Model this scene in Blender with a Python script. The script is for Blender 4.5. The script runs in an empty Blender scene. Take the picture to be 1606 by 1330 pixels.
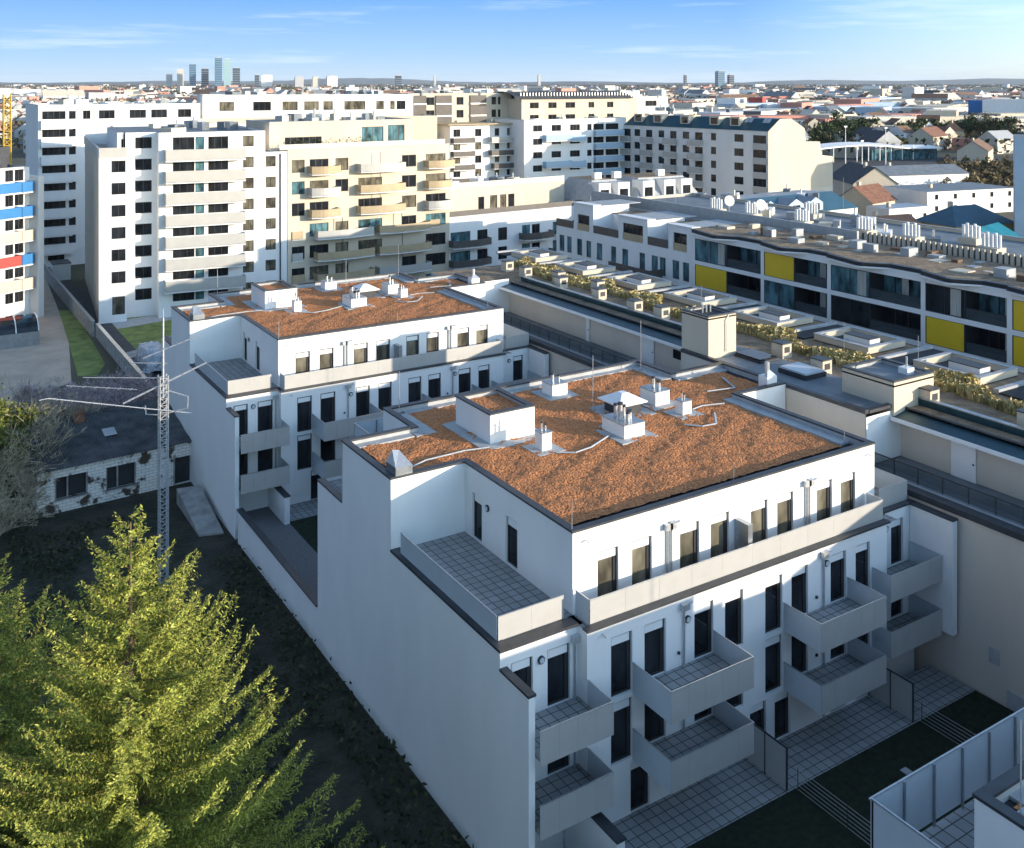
import bpy, math, random
from mathutils import Vector, Matrix
import numpy as np
random.seed(7)
R = math.radians
S = bpy.context.scene
COL = S.collection
# ------------------------------------------------------------ camera, world, sun, exposure
CAMZ = 32.6; FOC = 1560.0; CU = 803.0; HOR = 130.0; YAW = math.atan2(2477.0, 1560.0)
FX, FY = math.cos(YAW), math.sin(YAW)          # viewing direction on the ground plane
RX, RY = FY, -FX                               # right hand direction
cam = bpy.data.cameras.new('camera'); camo = bpy.data.objects.new('camera', cam); COL.objects.link(camo)
camo.location = (0, 0, CAMZ); camo.rotation_euler = (R(90), 0, -math.atan2(FX, FY))
cam.sensor_width = 36; cam.lens = 36 * FOC / 1606; cam.shift_y = -535 / 1606.0
cam.clip_start = 0.5; cam.clip_end = 60000
S.camera = camo
SUN_EL = R(9.5); SAZ = math.atan2(.8, -1.0)
sd = Vector((math.sin(SAZ) * math.cos(SUN_EL), math.cos(SAZ) * math.cos(SUN_EL), math.sin(SUN_EL)))
W = bpy.data.worlds.new('World'); S.world = W; W.use_nodes = True
nt = W.node_tree; nt.nodes.clear()
N = nt.nodes.new; L = nt.links.new
sky = N('ShaderNodeTexSky'); sky.sky_type = 'NISHITA'; sky.sun_disc = False; sky.sun_elevation = SUN_EL; sky.sun_rotation = SAZ
sky.air_density = 1.0; sky.dust_density = 0.4; sky.ozone_density = 3.0
bg = N('ShaderNodeBackground'); bg.inputs['Strength'].default_value = 0.15
out = N('ShaderNodeOutputWorld')
tc = N('ShaderNodeTexCoord'); mp = N('ShaderNodeMapping'); mp.inputs['Scale'].default_value = (2.2, 2.2, 34)
mp.inputs['Rotation'].default_value = (0.05, -0.03, 0.3)
nz = N('ShaderNodeTexNoise'); nz.inputs['Scale'].default_value = 1.6; nz.inputs['Detail'].default_value = 6; nz.inputs['Roughness'].default_value = .62
cr = N('ShaderNodeValToRGB'); cr.color_ramp.elements[0].position = .56; cr.color_ramp.elements[1].position = .80
cr.color_ramp.elements[1].color = (.62, .62, .62, 1)
mx = N('ShaderNodeMixRGB'); mx.inputs[2].default_value = (4.4, 4.8, 5.6, 1)
L(tc.outputs['Generated'], mp.inputs[0]); L(mp.outputs[0], nz.inputs['Vector']); L(nz.outputs[0], cr.inputs[0])
sp = N('ShaderNodeSeparateXYZ'); L(tc.outputs['Generated'], sp.inputs[0])
gr = N('ShaderNodeValToRGB'); ge = gr.color_ramp.elements; ge[0].position = 0.0; ge[0].color = (.44, .58, .70, 1); ge[1].position = .5; ge[1].color = (.13, .21, .35, 1)
for p_, c_ in ((.03, (.30, .50, .73, 1)), (.085, (.14, .35, .72, 1)), (.2, (.42, .58, .84, 1))):
    e_ = ge.new(p_); e_.color = c_
L(sp.outputs[2], gr.inputs[0])
gm_ = N('ShaderNodeMixRGB'); gm_.blend_type = 'MULTIPLY'; gm_.inputs[0].default_value = 1; gm_.inputs[2].default_value = (5.5, 5.5, 5.5, 1); L(gr.outputs[0], gm_.inputs[1])
nb = N('ShaderNodeMixRGB'); nb.blend_type = 'MULTIPLY'; nb.inputs[0].default_value = 1; nb.inputs[2].default_value = (2.5, 2.4, 2.2, 1); L(sky.outputs[0], nb.inputs[1])
# the sky texture on the sun's side, the clear blue of the photograph on the side away from the sun
vd = N('ShaderNodeVectorMath'); vd.operation = 'DOT_PRODUCT'; vd.inputs[1].default_value = tuple(sd); L(tc.outputs['Generated'], vd.inputs[0])
mr = N('ShaderNodeMapRange'); mr.inputs['From Min'].default_value = -.1; mr.inputs['From Max'].default_value = .7; L(vd.outputs['Value'], mr.inputs[0])
hs = N('ShaderNodeMixRGB'); L(mr.outputs[0], hs.inputs[0]); L(gm_.outputs[0], hs.inputs[1]); L(nb.outputs[0], hs.inputs[2])
L(hs.outputs[0], mx.inputs[1]); L(cr.outputs[0], mx.inputs[0]); L(mx.outputs[0], bg.inputs[0]); L(bg.outputs[0], out.inputs[0])
sl = bpy.data.lights.new('sun', 'SUN'); sl.energy = 4.2; sl.angle = R(.55); sl.color = (1.0, .86, .68)
so = bpy.data.objects.new('sun', sl); COL.objects.link(so); so.rotation_euler = sd.to_track_quat('Z', 'Y').to_euler()
so.location = (40, -60, 60)
S.view_settings.view_transform = 'Standard'; S.view_settings.look = 'None'; S.view_settings.gamma = 1; S.view_settings.exposure = 0.76
S.render.engine = 'CYCLES'; S.cycles.max_bounces = 6; S.cycles.diffuse_bounces = 3

# ------------------------------------------------------------ helpers
def at(u, v, D):
    r = (u - CU) / FOC * D
    return (D * FX + r * RX, D * FY + r * RY, CAMZ - (v - HOR) / FOC * D)
def gp(u, v, z=-0.9):
    return at(u, v, FOC * (CAMZ - z) / (v - HOR))
WM = {}                                         # object name -> world matrix of that object
class MB:
    def __init__(s): s.v = []; s.f = []; s.m = []; s.mats = []
    def mi(s, m):
        if m not in s.mats: s.mats.append(m)
        return s.mats.index(m)
    def face(s, pts, m):
        b = len(s.v); s.v += [tuple(p) for p in pts]; s.f.append(tuple(range(b, b + len(pts)))); s.m.append(s.mi(m))
    def box(s, x0, x1, y0, y1, z0, z1, m, rot=0, c=None):
        if x1 < x0: x0, x1 = x1, x0
        if y1 < y0: y0, y1 = y1, y0
        P = [(x0, y0), (x1, y0), (x1, y1), (x0, y1)]
        if rot:
            cx, cy = c if c else ((x0 + x1) / 2, (y0 + y1) / 2); ca, sa = math.cos(rot), math.sin(rot)
            P = [(cx + (x - cx) * ca - (y - cy) * sa, cy + (x - cx) * sa + (y - cy) * ca) for x, y in P]
        s.prism(P, z0, z1, m)
    def prism(s, P, z0, z1, m, mt=None, bottom=True):
        n = len(P); b = len(s.v)
        s.v += [(p[0], p[1], z0) for p in P] + [(p[0], p[1], z1) for p in P]
        k = s.mi(m); kt = s.mi(mt or m)
        for i in range(n):
            j = (i + 1) % n; s.f.append((b + i, b + j, b + n + j, b + n + i)); s.m.append(k)
        s.f.append(tuple(b + n + i for i in range(n))); s.m.append(kt)
        if bottom: s.f.append(tuple(b + n - 1 - i for i in range(n))); s.m.append(k)
    def tube(s, p, q, r, m, n=6, r2=None):
        p = Vector(p); q = Vector(q); d = q - p
        if d.length < 1e-6: return
        d.normalize(); a = d.orthogonal().normalized(); c = d.cross(a); r2 = r if r2 is None else r2
        b = len(s.v); k = s.mi(m)
        for P, rr in ((p, r), (q, r2)):
            for i in range(n):
                t = 2 * math.pi * i / n; s.v.append(tuple(P + a * math.cos(t) * rr + c * math.sin(t) * rr))
        for i in range(n):
            j = (i + 1) % n; s.f.append((b + i, b + j, b + n + j, b + n + i)); s.m.append(k)
        s.f.append(tuple(b + n + i for i in range(n))); s.m.append(k)
        s.f.append(tuple(b + n - 1 - i for i in range(n))); s.m.append(k)
    def path(s, pts, r, m, n=6):
        for a, b in zip(pts, pts[1:]): s.tube(a, b, r, m, n)
    def ball(s, c, r, m, n=8, zs=1.0):
        b = len(s.v); k = s.mi(m); K = n // 2
        for i in range(1, K):
            t = math.pi * i / K
            for j in range(n):
                a = 2 * math.pi * j / n; s.v.append((c[0] + r * math.sin(t) * math.cos(a), c[1] + r * math.sin(t) * math.sin(a), c[2] + r * zs * math.cos(t)))
        s.v.append((c[0], c[1], c[2] + r * zs)); s.v.append((c[0], c[1], c[2] - r * zs)); T = len(s.v) - 2
        for i in range(K - 2):
            for j in range(n):
                j2 = (j + 1) % n; s.f.append((b + i * n + j, b + (i + 1) * n + j, b + (i + 1) * n + j2, b + i * n + j2)); s.m.append(k)
        for j in range(n):
            j2 = (j + 1) % n; s.f.append((T, b + j, b + j2)); s.m.append(k)
            e = b + (K - 2) * n; s.f.append((T + 1, e + j2, e + j)); s.m.append(k)
    # wall from p0 to p1 (outside on the right hand side when walking p0->p1) with holes (s0,s1,z0,z1) and reveals
    def wall(s, p0, p1, z0, z1, m, holes=(), d=.18, th=0):
        p0 = Vector(p0[:2]); p1 = Vector(p1[:2]); u = (p1 - p0); Lh = u.length; u.normalize(); n = Vector((-u.y, u.x))
        def pt(a, z, o=0): q = p0 + u * a + n * o; return (q.x, q.y, z)
        hs = [(max(.02, a), min(Lh - .02, b), max(z0 + .01, c), min(z1 - .02, e)) for a, b, c, e in [h[:4] for h in holes]]
        hs = [h for h in hs if h[1] - h[0] > .05 and h[3] - h[2] > .05]
        X = sorted(set([0, Lh] + [h[0] for h in hs] + [h[1] for h in hs])); Z = sorted(set([z0, z1] + [h[2] for h in hs] + [h[3] for h in hs]))
        for i in range(len(X) - 1):
            j = 0
            while j < len(Z) - 1:
                xm = (X[i] + X[i + 1]) / 2
                def solid(j): return not any(h[0] < xm < h[1] and h[2] < (Z[j] + Z[j + 1]) / 2 < h[3] for h in hs)
                if not solid(j): j += 1; continue
                k = j
                while k + 1 < len(Z) - 1 and solid(k + 1): k += 1
                s.face([pt(X[i], Z[j]), pt(X[i + 1], Z[j]), pt(X[i + 1], Z[k + 1]), pt(X[i], Z[k + 1])], m); j = k + 1
        for a, b, c, e in hs:
            s.face([pt(a, c), pt(a, e), pt(a, e, d), pt(a, c, d)], m); s.face([pt(b, e), pt(b, c), pt(b, c, d), pt(b, e, d)], m)
            s.face([pt(a, e), pt(b, e), pt(b, e, d), pt(a, e, d)], m); s.face([pt(b, c), pt(a, c), pt(a, c, d), pt(b, c, d)], m)
    def mesh(s, name, inv=None, smooth=False):
        me = bpy.data.meshes.new(name)
        if inv is not None: vs = [tuple(inv @ Vector(p)) for p in s.v]
        else: vs = s.v
        me.from_pydata(vs, [], s.f)
        for m in s.mats: me.materials.append(m)
        me.polygons.foreach_set('material_index', s.m)
        if smooth: me.polygons.foreach_set('use_smooth', [True] * len(s.f))
        me.update(); return me
    def build(s, name, parent=None, smooth=False, label=None, cat=None, group=None, kind=None):
        inv = WM[parent.name].inverted() if parent else None
        o = bpy.data.objects.new(name, s.mesh(name, inv, smooth)); COL.objects.link(o)
        if parent: o.parent = parent; WM[o.name] = WM[parent.name].copy()
        else:
            WM[o.name] = Matrix.Identity(4)
        tag(o, label, cat, group, kind); return o
def tag(o, label=None, cat=None, group=None, kind=None):
    for k, v in (('label', label), ('category', cat), ('group', group), ('kind', kind)):
        if v: o[k] = v
def thing(name, label, cat, loc, rz=0, group=None):
    o = bpy.data.objects.new(name, None); COL.objects.link(o); o.empty_display_size = .3
    o.location = loc; o.rotation_euler = (0, 0, rz); tag(o, label, cat, group)
    WM[o.name] = Matrix.Translation(Vector(loc)) @ Matrix.Rotation(rz, 4, 'Z'); return o
def inst(name, me, parent, loc, rz=0, tilt=0):
    o = bpy.data.objects.new(name, me); COL.objects.link(o); M = Matrix.Translation(Vector(loc)) @ Matrix.Rotation(rz, 4, 'Z')
    WM[o.name] = M
    if parent: o.parent = parent; o.matrix_local = WM[parent.name].inverted() @ M
    else: o.matrix_local = M
    return o
def lin(c): return tuple((x / 12.92 if x <= .04045 else ((x + .055) / 1.055) ** 2.4) for x in c)
def mat(name, c, rough=.85, metal=0, c2=None, scale=1.0, var=.12, stretch=(1, 1, 1), bump=0, bscale=8, spec=.4, detail=5, thr=(.35, .65), bdist=.05, alpha=None, trans=0):
    m = bpy.data.materials.new(name); m.use_nodes = True; t = m.node_tree; b = t.nodes['Principled BSDF']
    b.inputs['Roughness'].default_value = rough; b.inputs['Metallic'].default_value = metal; b.inputs['Specular IOR Level'].default_value = spec
    g = t.nodes.new('ShaderNodeNewGeometry'); mp = t.nodes.new('ShaderNodeMapping'); mp.inputs['Scale'].default_value = stretch
    n = t.nodes.new('ShaderNodeTexNoise'); n.inputs['Scale'].default_value = scale; n.inputs['Detail'].default_value = detail; n.inputs['Roughness'].default_value = .6
    r = t.nodes.new('ShaderNodeValToRGB'); c2 = c2 or tuple(x * (1 - var) for x in c)
    r.color_ramp.elements[0].position = thr[0]; r.color_ramp.elements[1].position = thr[1]
    r.color_ramp.elements[0].color = (*c2, 1); r.color_ramp.elements[1].color = (*c, 1)
    l = t.links.new; l(g.outputs['Position'], mp.inputs[0]); l(mp.outputs[0], n.inputs['Vector']); l(n.outputs[0], r.inputs[0]); l(r.outputs[0], b.inputs['Base Color'])
    if bump:
        n2 = t.nodes.new('ShaderNodeTexNoise'); n2.inputs['Scale'].default_value = bscale; n2.inputs['Detail'].default_value = 4
        bp = t.nodes.new('ShaderNodeBump'); bp.inputs['Strength'].default_value = bump; bp.inputs['Distance'].default_value = bdist
        l(g.outputs['Position'], n2.inputs['Vector']); l(n2.outputs[0], bp.inputs['Height']); l(bp.outputs[0], b.inputs['Normal'])
    if alpha is not None: b.inputs['Alpha'].default_value = alpha
    if trans: b.inputs['Transmission Weight'].default_value = trans
    return m
M = {}
M['plaster'] = mat('white_plaster', (.80, .79, .77), .9, scale=.5, var=.06, stretch=(1, 1, .45), detail=8, bump=.15, bscale=30, bdist=.01)
M['plaster2'] = mat('offwhite_plaster', (.70, .69, .67), .9, scale=.3, var=.1, stretch=(1, 1, .3))
M['cream'] = mat('cream_plaster', (.58, .51, .405), .9, scale=.3, var=.1, stretch=(1, 1, .3))
M['beige'] = mat('beige_plaster', (.62, .56, .48), .9, scale=.25, var=.12, stretch=(1, 1, .3))
M['greyplaster'] = mat('grey_plaster', (.46, .46, .46), .9, scale=.3, var=.1)
M['bluegrey'] = mat('bluegrey_plaster', (.38, .50, .62), .9, scale=.3, var=.08)
M['darkmetal'] = mat('anthracite_metal', (.045, .05, .06), .5, .3, var=.25, scale=2)
M['coping'] = mat('anthracite_coping', (.075, .08, .09), .45, .5, var=.3, scale=1.5)
M['teal'] = mat('teal_sheet', (.03, .085, .11), .35, .6, var=.3, scale=1.2)
M['zinc'] = mat('light_zinc_sheet', (.42, .45, .48), .35, .8, var=.25, scale=2.0)
M['galv'] = mat('galvanised_steel', (.6, .61, .62), .4, .7, var=.2, scale=6)
M['frame'] = mat('dark_window_frame', (.03, .03, .033), .45, .1)
M['whitep'] = mat('white_paint', (.8, .8, .79), .5, var=.06)
M['panel'] = mat('grey_panel', (.44, .43, .405), .55, .1, scale=.8, var=.08)
M['panel_d'] = mat('dark_panel', (.10, .09, .085), .5, .1, scale=.8, var=.2)
M['frost'] = mat('frosted_glass', (.50, .55, .58), .35, 0, scale=.7, var=.08, spec=.6)
M['black'] = mat('black_bitumen', (.03, .031, .035), .7, var=.35, scale=1.2)
M['membrane'] = mat('grey_roof_membrane', (.20, .22, .24), .6, c2=(.13, .15, .17), scale=.6, detail=8, bump=.1)
M['flashing'] = mat('flashing_membrane', (.42, .43, .43), .7, c2=(.33, .34, .35), scale=1.5)
M['concrete'] = mat('concrete', (.36, .35, .33), .9, c2=(.22, .215, .21), scale=1.2, detail=8, bump=.3)
M['asphalt'] = mat('asphalt', (.07, .07, .072), .9, c2=(.045, .045, .048), scale=.6, detail=8)
M['path'] = mat('warm_path', (.50, .40, .31), .9, c2=(.38, .31, .25), scale=.35, detail=8)
M['steel'] = mat('lattice_steel', (.62, .63, .65), .45, .6, var=.25, scale=5)
M['yellow'] = mat('yellow_panel', (.75, .50, .02), .5, scale=.5, var=.08)
M['blue'] = mat('blue_panel', (.02, .17, .42), .5, var=.1)
M['red'] = mat('red_panel', (.38, .06, .05), .5, var=.1)
M['tan'] = mat('tan_panel', (.44, .34, .21), .6, scale=.6, var=.15)
M['curtain'] = mat('curtain_cloth', (.5, .49, .45), .9, scale=3, var=.35, stretch=(3, 3, .1))
M['greenroof'] = mat('green_metal_roof', (.015, .09, .12), .45, .4, var=.3, scale=.5)
M['tealroof'] = mat('teal_metal_roof', (.02, .22, .30), .5, .2, var=.25, scale=.4)
M['blueroof'] = mat('blue_grey_metal_roof', (.05, .13, .19), .5, .3, var=.2, scale=.4)
M['slate'] = mat('dark_slate', (.06, .065, .075), .75, var=.4, scale=1)
M['tile'] = mat('red_brown_tiles', (.24, .12, .075), .85, c2=(.13, .055, .035), scale=1.2)
M['tile2'] = mat('brown_tiles', (.22, .13, .08), .85, c2=(.12, .07, .05), scale=1.0)
M['orange'] = mat('orange_tiles', (.38, .19, .11), .85, c2=(.22, .12, .08), scale=1.0)
M['eternit'] = mat('corrugated_sheet', (.13, .135, .14), .85, c2=(.05, .055, .06), scale=.8, detail=8)
M['ochre'] = mat('ochre_plaster', (.55, .42, .18), .9, var=.15)
M['pink'] = mat('pink_plaster', (.55, .26, .2), .9, var=.15)
M['skin'] = mat('wood_brown', (.2, .12, .07), .8, var=.3, scale=2)
def glass(name, c, rough=.06, c2=None):
    m = mat(name, c, rough, 0, c2=c2 or tuple(x * .35 for x in c), scale=.9, spec=.32, detail=2, stretch=(1, 1, .5)); return m
M['glass'] = glass('dark_glass', (.022, .026, .032))
M['glass2'] = glass('lit_curtain_glass', (.20, .18, .13), .12, (.05, .045, .035))  # olive panes: curtains and sunlit rooms behind put into the colour
M['glass3'] = glass('teal_glass', (.11, .23, .27), .05, (.02, .05, .06))
M['clear'] = mat('tinted_glass_railing', (.05, .07, .08), .05, spec=.8, alpha=.72)
def gravel():
    m = mat('brown_gravel', (.58, .23, .085), .95, c2=(.27, .10, .04), scale=6.5, detail=5, thr=(.34, .56))
    t = m.node_tree; b = t.nodes['Principled BSDF']; l = t.links.new
    g = t.nodes.new('ShaderNodeNewGeometry')
    v = t.nodes.new('ShaderNodeTexVoronoi'); v.inputs['Scale'].default_value = 7.5; v.inputs['Randomness'].default_value = 1
    n = t.nodes.new('ShaderNodeTexNoise'); n.inputs['Scale'].default_value = 7.0; n.inputs['Detail'].default_value = 3; n.inputs['Roughness'].default_value = .6
    ad = t.nodes.new('ShaderNodeMath'); ad.operation = 'MULTIPLY_ADD'; ad.inputs[1].default_value = -.5
    l(g.outputs['Position'], v.inputs['Vector']); l(g.outputs['Position'], n.inputs['Vector']); l(v.outputs['Distance'], ad.inputs[0]); l(n.outputs[0], ad.inputs[2])
    bp = t.nodes.new('ShaderNodeBump'); bp.inputs['Strength'].default_value = 1; bp.inputs['Distance'].default_value = .12
    l(ad.outputs[0], bp.inputs['Height']); l(bp.outputs[0], b.inputs['Normal'])
    return m
M['gravel'] = gravel()
M['gravel2'] = mat('pale_brown_gravel', (.34, .25, .16), .95, c2=(.18, .12, .08), scale=1.3, detail=10, bump=1, bscale=5, bdist=.12)
M['greygravel'] = mat('grey_gravel', (.20, .20, .20), .95, c2=(.09, .09, .095), scale=9, detail=10, bump=.6, bscale=14)
def tiles(name, c, g, sx, sy, rot=0, ox=0, oy=0):
    m = bpy.data.materials.new(name); m.use_nodes = True; t = m.node_tree; b = t.nodes['Principled BSDF']; l = t.links.new
    b.inputs['Roughness'].default_value = .75
    ge = t.nodes.new('ShaderNodeNewGeometry'); mp = t.nodes.new('ShaderNodeMapping'); mp.inputs['Location'].default_value = (ox, oy, 0); mp.inputs['Rotation'].default_value = (0, 0, rot)
    br = t.nodes.new('ShaderNodeTexBrick'); br.offset = 0; br.squash = 1; br.inputs['Scale'].default_value = 1
    br.inputs['Brick Width'].default_value = sx; br.inputs['Row Height'].default_value = sy; br.inputs['Mortar Size'].default_value = .022; br.inputs['Mortar Smooth'].default_value = .1
    br.inputs['Color1'].default_value = (*c, 1); br.inputs['Color2'].default_value = (*[x * .82 for x in c], 1); br.inputs['Mortar'].default_value = (*g, 1)
    l(ge.outputs['Position'], mp.inputs[0]); l(mp.outputs[0], br.inputs['Vector']); l(br.outputs[0], b.inputs['Base Color'])
    n = t.nodes.new('ShaderNodeTexNoise'); n.inputs['Scale'].default_value = 1.3; n.inputs['Detail'].default_value = 6
    mi = t.nodes.new('ShaderNodeMixRGB'); mi.blend_type = 'MULTIPLY'; mi.inputs[0].default_value = .35
    l(br.outputs[0], mi.inputs[1]); l(n.outputs[0], mi.inputs[2]); l(mi.outputs[0], b.inputs['Base Color'])
    return m
M['tiles'] = tiles('grey_paving_slabs', (.36, .37, .37), (.05, .05, .05), .5, .5)

# windows: frame mesh with a pane (and a roller blind box) as children; local x along the wall, -y outside
WC = {}
def winmesh(w, h, style, fine):
    key = (round(w, 1), round(h, 1), style, fine)
    if key in WC: return WC[key]
    w, h = key[0], key[1]; t = .10 if fine else .09
    f = MB(); fm = M['frame'] if style != 'w' else M['whitep']
    f.box(0, t, -.03, .05, 0, h, fm); f.box(w - t, w, -.03, .05, 0, h, fm); f.box(t, w - t, -.03, .05, 0, t, fm); f.box(t, w - t, -.03, .05, h - t, h, fm)
    if w > 1.45 or style == 'm':
        for k in range(1, max(2, int(round(w / 1.1)))):
            x = w * k / max(2, int(round(w / 1.1))); f.box(x - t / 2, x + t / 2, -.025, .04, t, h - t, fm)
    gm = {'d': M['glass'], 'm': M['glass'], 'c': M['glass2'], 't': M['glass3'], 'w': M['glass'], 'b': M['glass2']}[style]
    p = MB() if fine else f
    p.face([(t, .01, t), (w - t, .01, t), (w - t, .01, h - t), (t, .01, h - t)], gm)
    b = None
    if fine:
        b = MB(); b.box(t, w - t, -.06, .0, h - t - .34, h - t + .005, M['whitep'])
        b.box(w - t - .13, w - t - .002, -.04, -.001, t, h - t - .342, M['frame'])
    WC[key] = (f.mesh('window'), p.mesh('pane') if fine else None, b.mesh('blind_box') if fine else None)
    return WC[key]
def window(parent, p0, p1, a, b, z0, z1, style='d', fine=False, d=.12, name='window', blind=True):
    p0 = Vector(p0[:2]); p1 = Vector(p1[:2]); u = (p1 - p0).normalized(); n = Vector((-u.y, u.x)); q = p0 + u * a + n * d
    f, p, bb = winmesh(b - a, z1 - z0, style, fine); rz = math.atan2(u.y, u.x)
    o = inst(name, f, parent, (q.x, q.y, z0), rz)
    o.scale = ((b - a) / round(b - a, 1), 1, (z1 - z0) / round(z1 - z0, 1))
    for me, nm in ((p, 'pane'), (bb, 'blind_box')):
        if me is not None and (nm == 'pane' or blind):
            c = bpy.data.objects.new(nm, me); COL.objects.link(c); c.parent = o
    return o
def facade(mb, parent, p0, p1, z0, z1, m, holes, fine=False, d=.18, name='window'):
    mb.wall(p0, p1, z0, z1, m, holes, d)
    for h in holes:
        st = h[4] if len(h) > 4 else 'd'
        if st: window(parent, p0, p1, h[0], h[1], h[2], h[3], st, fine, d - .06, name=('door' if len(h) > 5 else name))
class Fac:                                      # a facade line between two ground points; converts directions of view to places on it
    def __init__(s, p0, p1): s.p0 = Vector(p0[:2]); s.p1 = Vector(p1[:2]); s.u = (s.p1 - s.p0).normalized(); s.L = (s.p1 - s.p0).length; s.n = Vector((-s.u.y, s.u.x))
    def s(self, u):
        a = (u - CU) / FOC; dx, dy = FX + a * RX, FY + a * RY
        det = dx * -self.u.y + self.u.x * dy
        return (-dx * self.p0.y + dy * self.p0.x) / -det if det else 0
    def D(self, u): q = self.p0 + self.u * self.s(u); return q.x * FX + q.y * FY
    def z(self, u, v): return CAMZ - (v - HOR) / FOC * self.D(u)
    def pt(self, s, o=0): q = self.p0 + self.u * s + self.n * o; return (q.x, q.y)
def parapet(mb, P, z0, z1, t, m, mc=None, cap=.05):
    """closed polygon P (counterclockwise) gets an upstand wall of thickness t inside, with a coping"""
    n = len(P)
    def off(i, dd):
        a = Vector(P[i - 1]); b = Vector(P[i]); c = Vector(P[(i + 1) % n])
        u = (b - a).normalized(); w = (c - b).normalized(); n1 = Vector((-u.y, u.x)); n2 = Vector((-w.y, w.x))
        k = n1 + n2; k = k / max(.3, (1 + n1.dot(n2))); q = b + k * dd; return (q.x, q.y)
    O = [off(i, 0) for i in range(n)]; I = [off(i, t) for i in range(n)]
    Oc = [off(i, -.04) for i in range(n)]; Ic = [off(i, t + .04) for i in range(n)]
    for i in range(n):
        j = (i + 1) % n
        mb.face([(*I[j], z0), (*I[i], z0), (*I[i], z1), (*I[j], z1)], m)
        c = mc or m
        mb.face([(*Oc[i], z1 + cap), (*Oc[j], z1 + cap), (*Ic[j], z1 + cap), (*Ic[i], z1 + cap)], c)
        mb.face([(*Oc[i], z1 - cap), (*Oc[j], z1 - cap), (*Oc[j], z1 + cap), (*Oc[i], z1 + cap)], c)
        mb.face([(*Ic[j], z1 - cap), (*Ic[i], z1 - cap), (*Ic[i], z1 + cap), (*Ic[j], z1 + cap)], c)
        mb.face([(*Oc[j], z1 - cap), (*Oc[i], z1 - cap), (*Ic[i], z1 - cap), (*Ic[j], z1 - cap)], c)
def slabp(P, z0, z1, m, name, parent, **k):
    b = MB(); b.prism(P, z0, z1, m); return b.build(name, parent, **k)
# ------------------------------------------------------------ ground
PH = math.pi / 2
g = MB(); g.face([(-30000, -4000, -.9), (30000, -30000, -.9), (60000, 30000, -.9), (10000, 60000, -.9), (-40000, 30000, -.9)], 0) if 0 else None
def ring_ground():
    b = MB(); m = mat('plain_soil', (.12, .10, .075), .95, c2=(.045, .055, .03), scale=.02, detail=10)
    rs = [0, 150, 400, 1000, 3000, 8000, 20000, 45000]; K = 32
    for i in range(len(rs) - 1):
        for j in range(K):
            a, c = 2 * math.pi * j / K, 2 * math.pi * (j + 1) / K
            P = [(rs[i] * math.cos(a), rs[i] * math.sin(a), -.9), (rs[i + 1] * math.cos(a), rs[i + 1] * math.sin(a), -.9), (rs[i + 1] * math.cos(c), rs[i + 1] * math.sin(c), -.9), (rs[i] * math.cos(c), rs[i] * math.sin(c), -.9)]
            b.face(P if i else P[1:3] + [P[0]], m)
    b.build('ground', kind='structure')
ring_ground()
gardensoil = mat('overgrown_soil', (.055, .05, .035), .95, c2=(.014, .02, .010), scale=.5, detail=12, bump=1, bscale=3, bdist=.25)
def sheet(name, P, z, m, kind='structure', **k):
    b = MB(); b.face([(x, y, z) for x, y in P], m); return b.build(name, kind=kind, **k)
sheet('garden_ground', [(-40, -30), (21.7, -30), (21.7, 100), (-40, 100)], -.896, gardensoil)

# ------------------------------------------------------------ white apartment block (built three times along the Y axis)
def chimney(parent, x0, x1, y0, y1, z0, z1, pots=(), fl=.55, cap=True, ph=.55):
    b = MB(); b.box(x0, x1, y0, y1, z0, z1, M['plaster']); 
    b.box(x0 - .03, x1 + .03, y0 - .03, y1 + .03, z1, z1 + .05, M['zinc'])
    c = b.build('chimney', parent)
    f = MB(); f.box(x0 - fl, x1 + fl, y0 - fl, y1 + fl, z0 - .02, z0 + .06, M['flashing']); f.build('flashing', c)
    for (fx, fy, r, h) in pots:
        q = MB(); X = x0 + (x1 - x0) * fx; Y = y0 + (y1 - y0) * fy
        q.tube((X, Y, z1 + .05), (X, Y, z1 + .05 + h), r, M['galv'], 10); q.tube((X, Y, z1 + h - .02), (X, Y, z1 + h + .1), r * 1.25, M['darkmetal'], 10)
        q.build('flue_pipe', c)
    return c
def rod(parent, x, y, z, h, foot=True):
    b = MB(); b.tube((x, y, z), (x, y, z + h), .022, M['galv'], 5)
    if foot: b.tube((x, y, z), (x, y, z + .1), .2, M['concrete'], 10)
    b.build('lightning_rod', parent)
def balcony(parent, x0, x1, y0, y1, zf, left=True, right=True):
    """hanging balcony, front at y0 (low y), back at y1"""
    b = MB(); b.box(x0 + .05, x1 - .05, y0 + .05, y1, zf - .22, zf, M['concrete']); s = b.build('balcony', parent)
    t = MB(); t.face([(x0 + .1, y0 + .1, zf + .006), (x1 - .1, y0 + .1, zf + .006), (x1 - .1, y1, zf + .006), (x0 + .1, y1, zf + .006)], M['tiles']); t.build('floor_slabs', s)
    r = MB(); zb, zt = zf - .34, zf + 1.03
    n = max(2, int(round((x1 - x0) / 1.05)))
    for i in range(n):
        a = x0 + (x1 - x0) * i / n; c = x0 + (x1 - x0) * (i + 1) / n; r.box(a + .004, c - .004, y0, y0 + .03, zb, zt, M['panel'])
    if left: r.box(x0, x0 + .03, y0 + .034, y1, zb, zt, M['frost'])
    if right: r.box(x1 - .03, x1, y0 + .034, y1, zb, zt, M['frost'])
    r.build('balustrade', s)
    q = MB(); q.box(x0 - .01, x1 + .01, y0 - .012, y0 + .045, zt, zt + .035, M['galv'])
    if left: q.box(x0 - .01, x0 + .04, y0 + .05, y1, zt, zt + .035, M['galv'])
    if right: q.box(x1 - .04, x1 + .01, y0 + .05, y1, zt, zt + .035, M['galv'])
    q.build('handrail', s)
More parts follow.
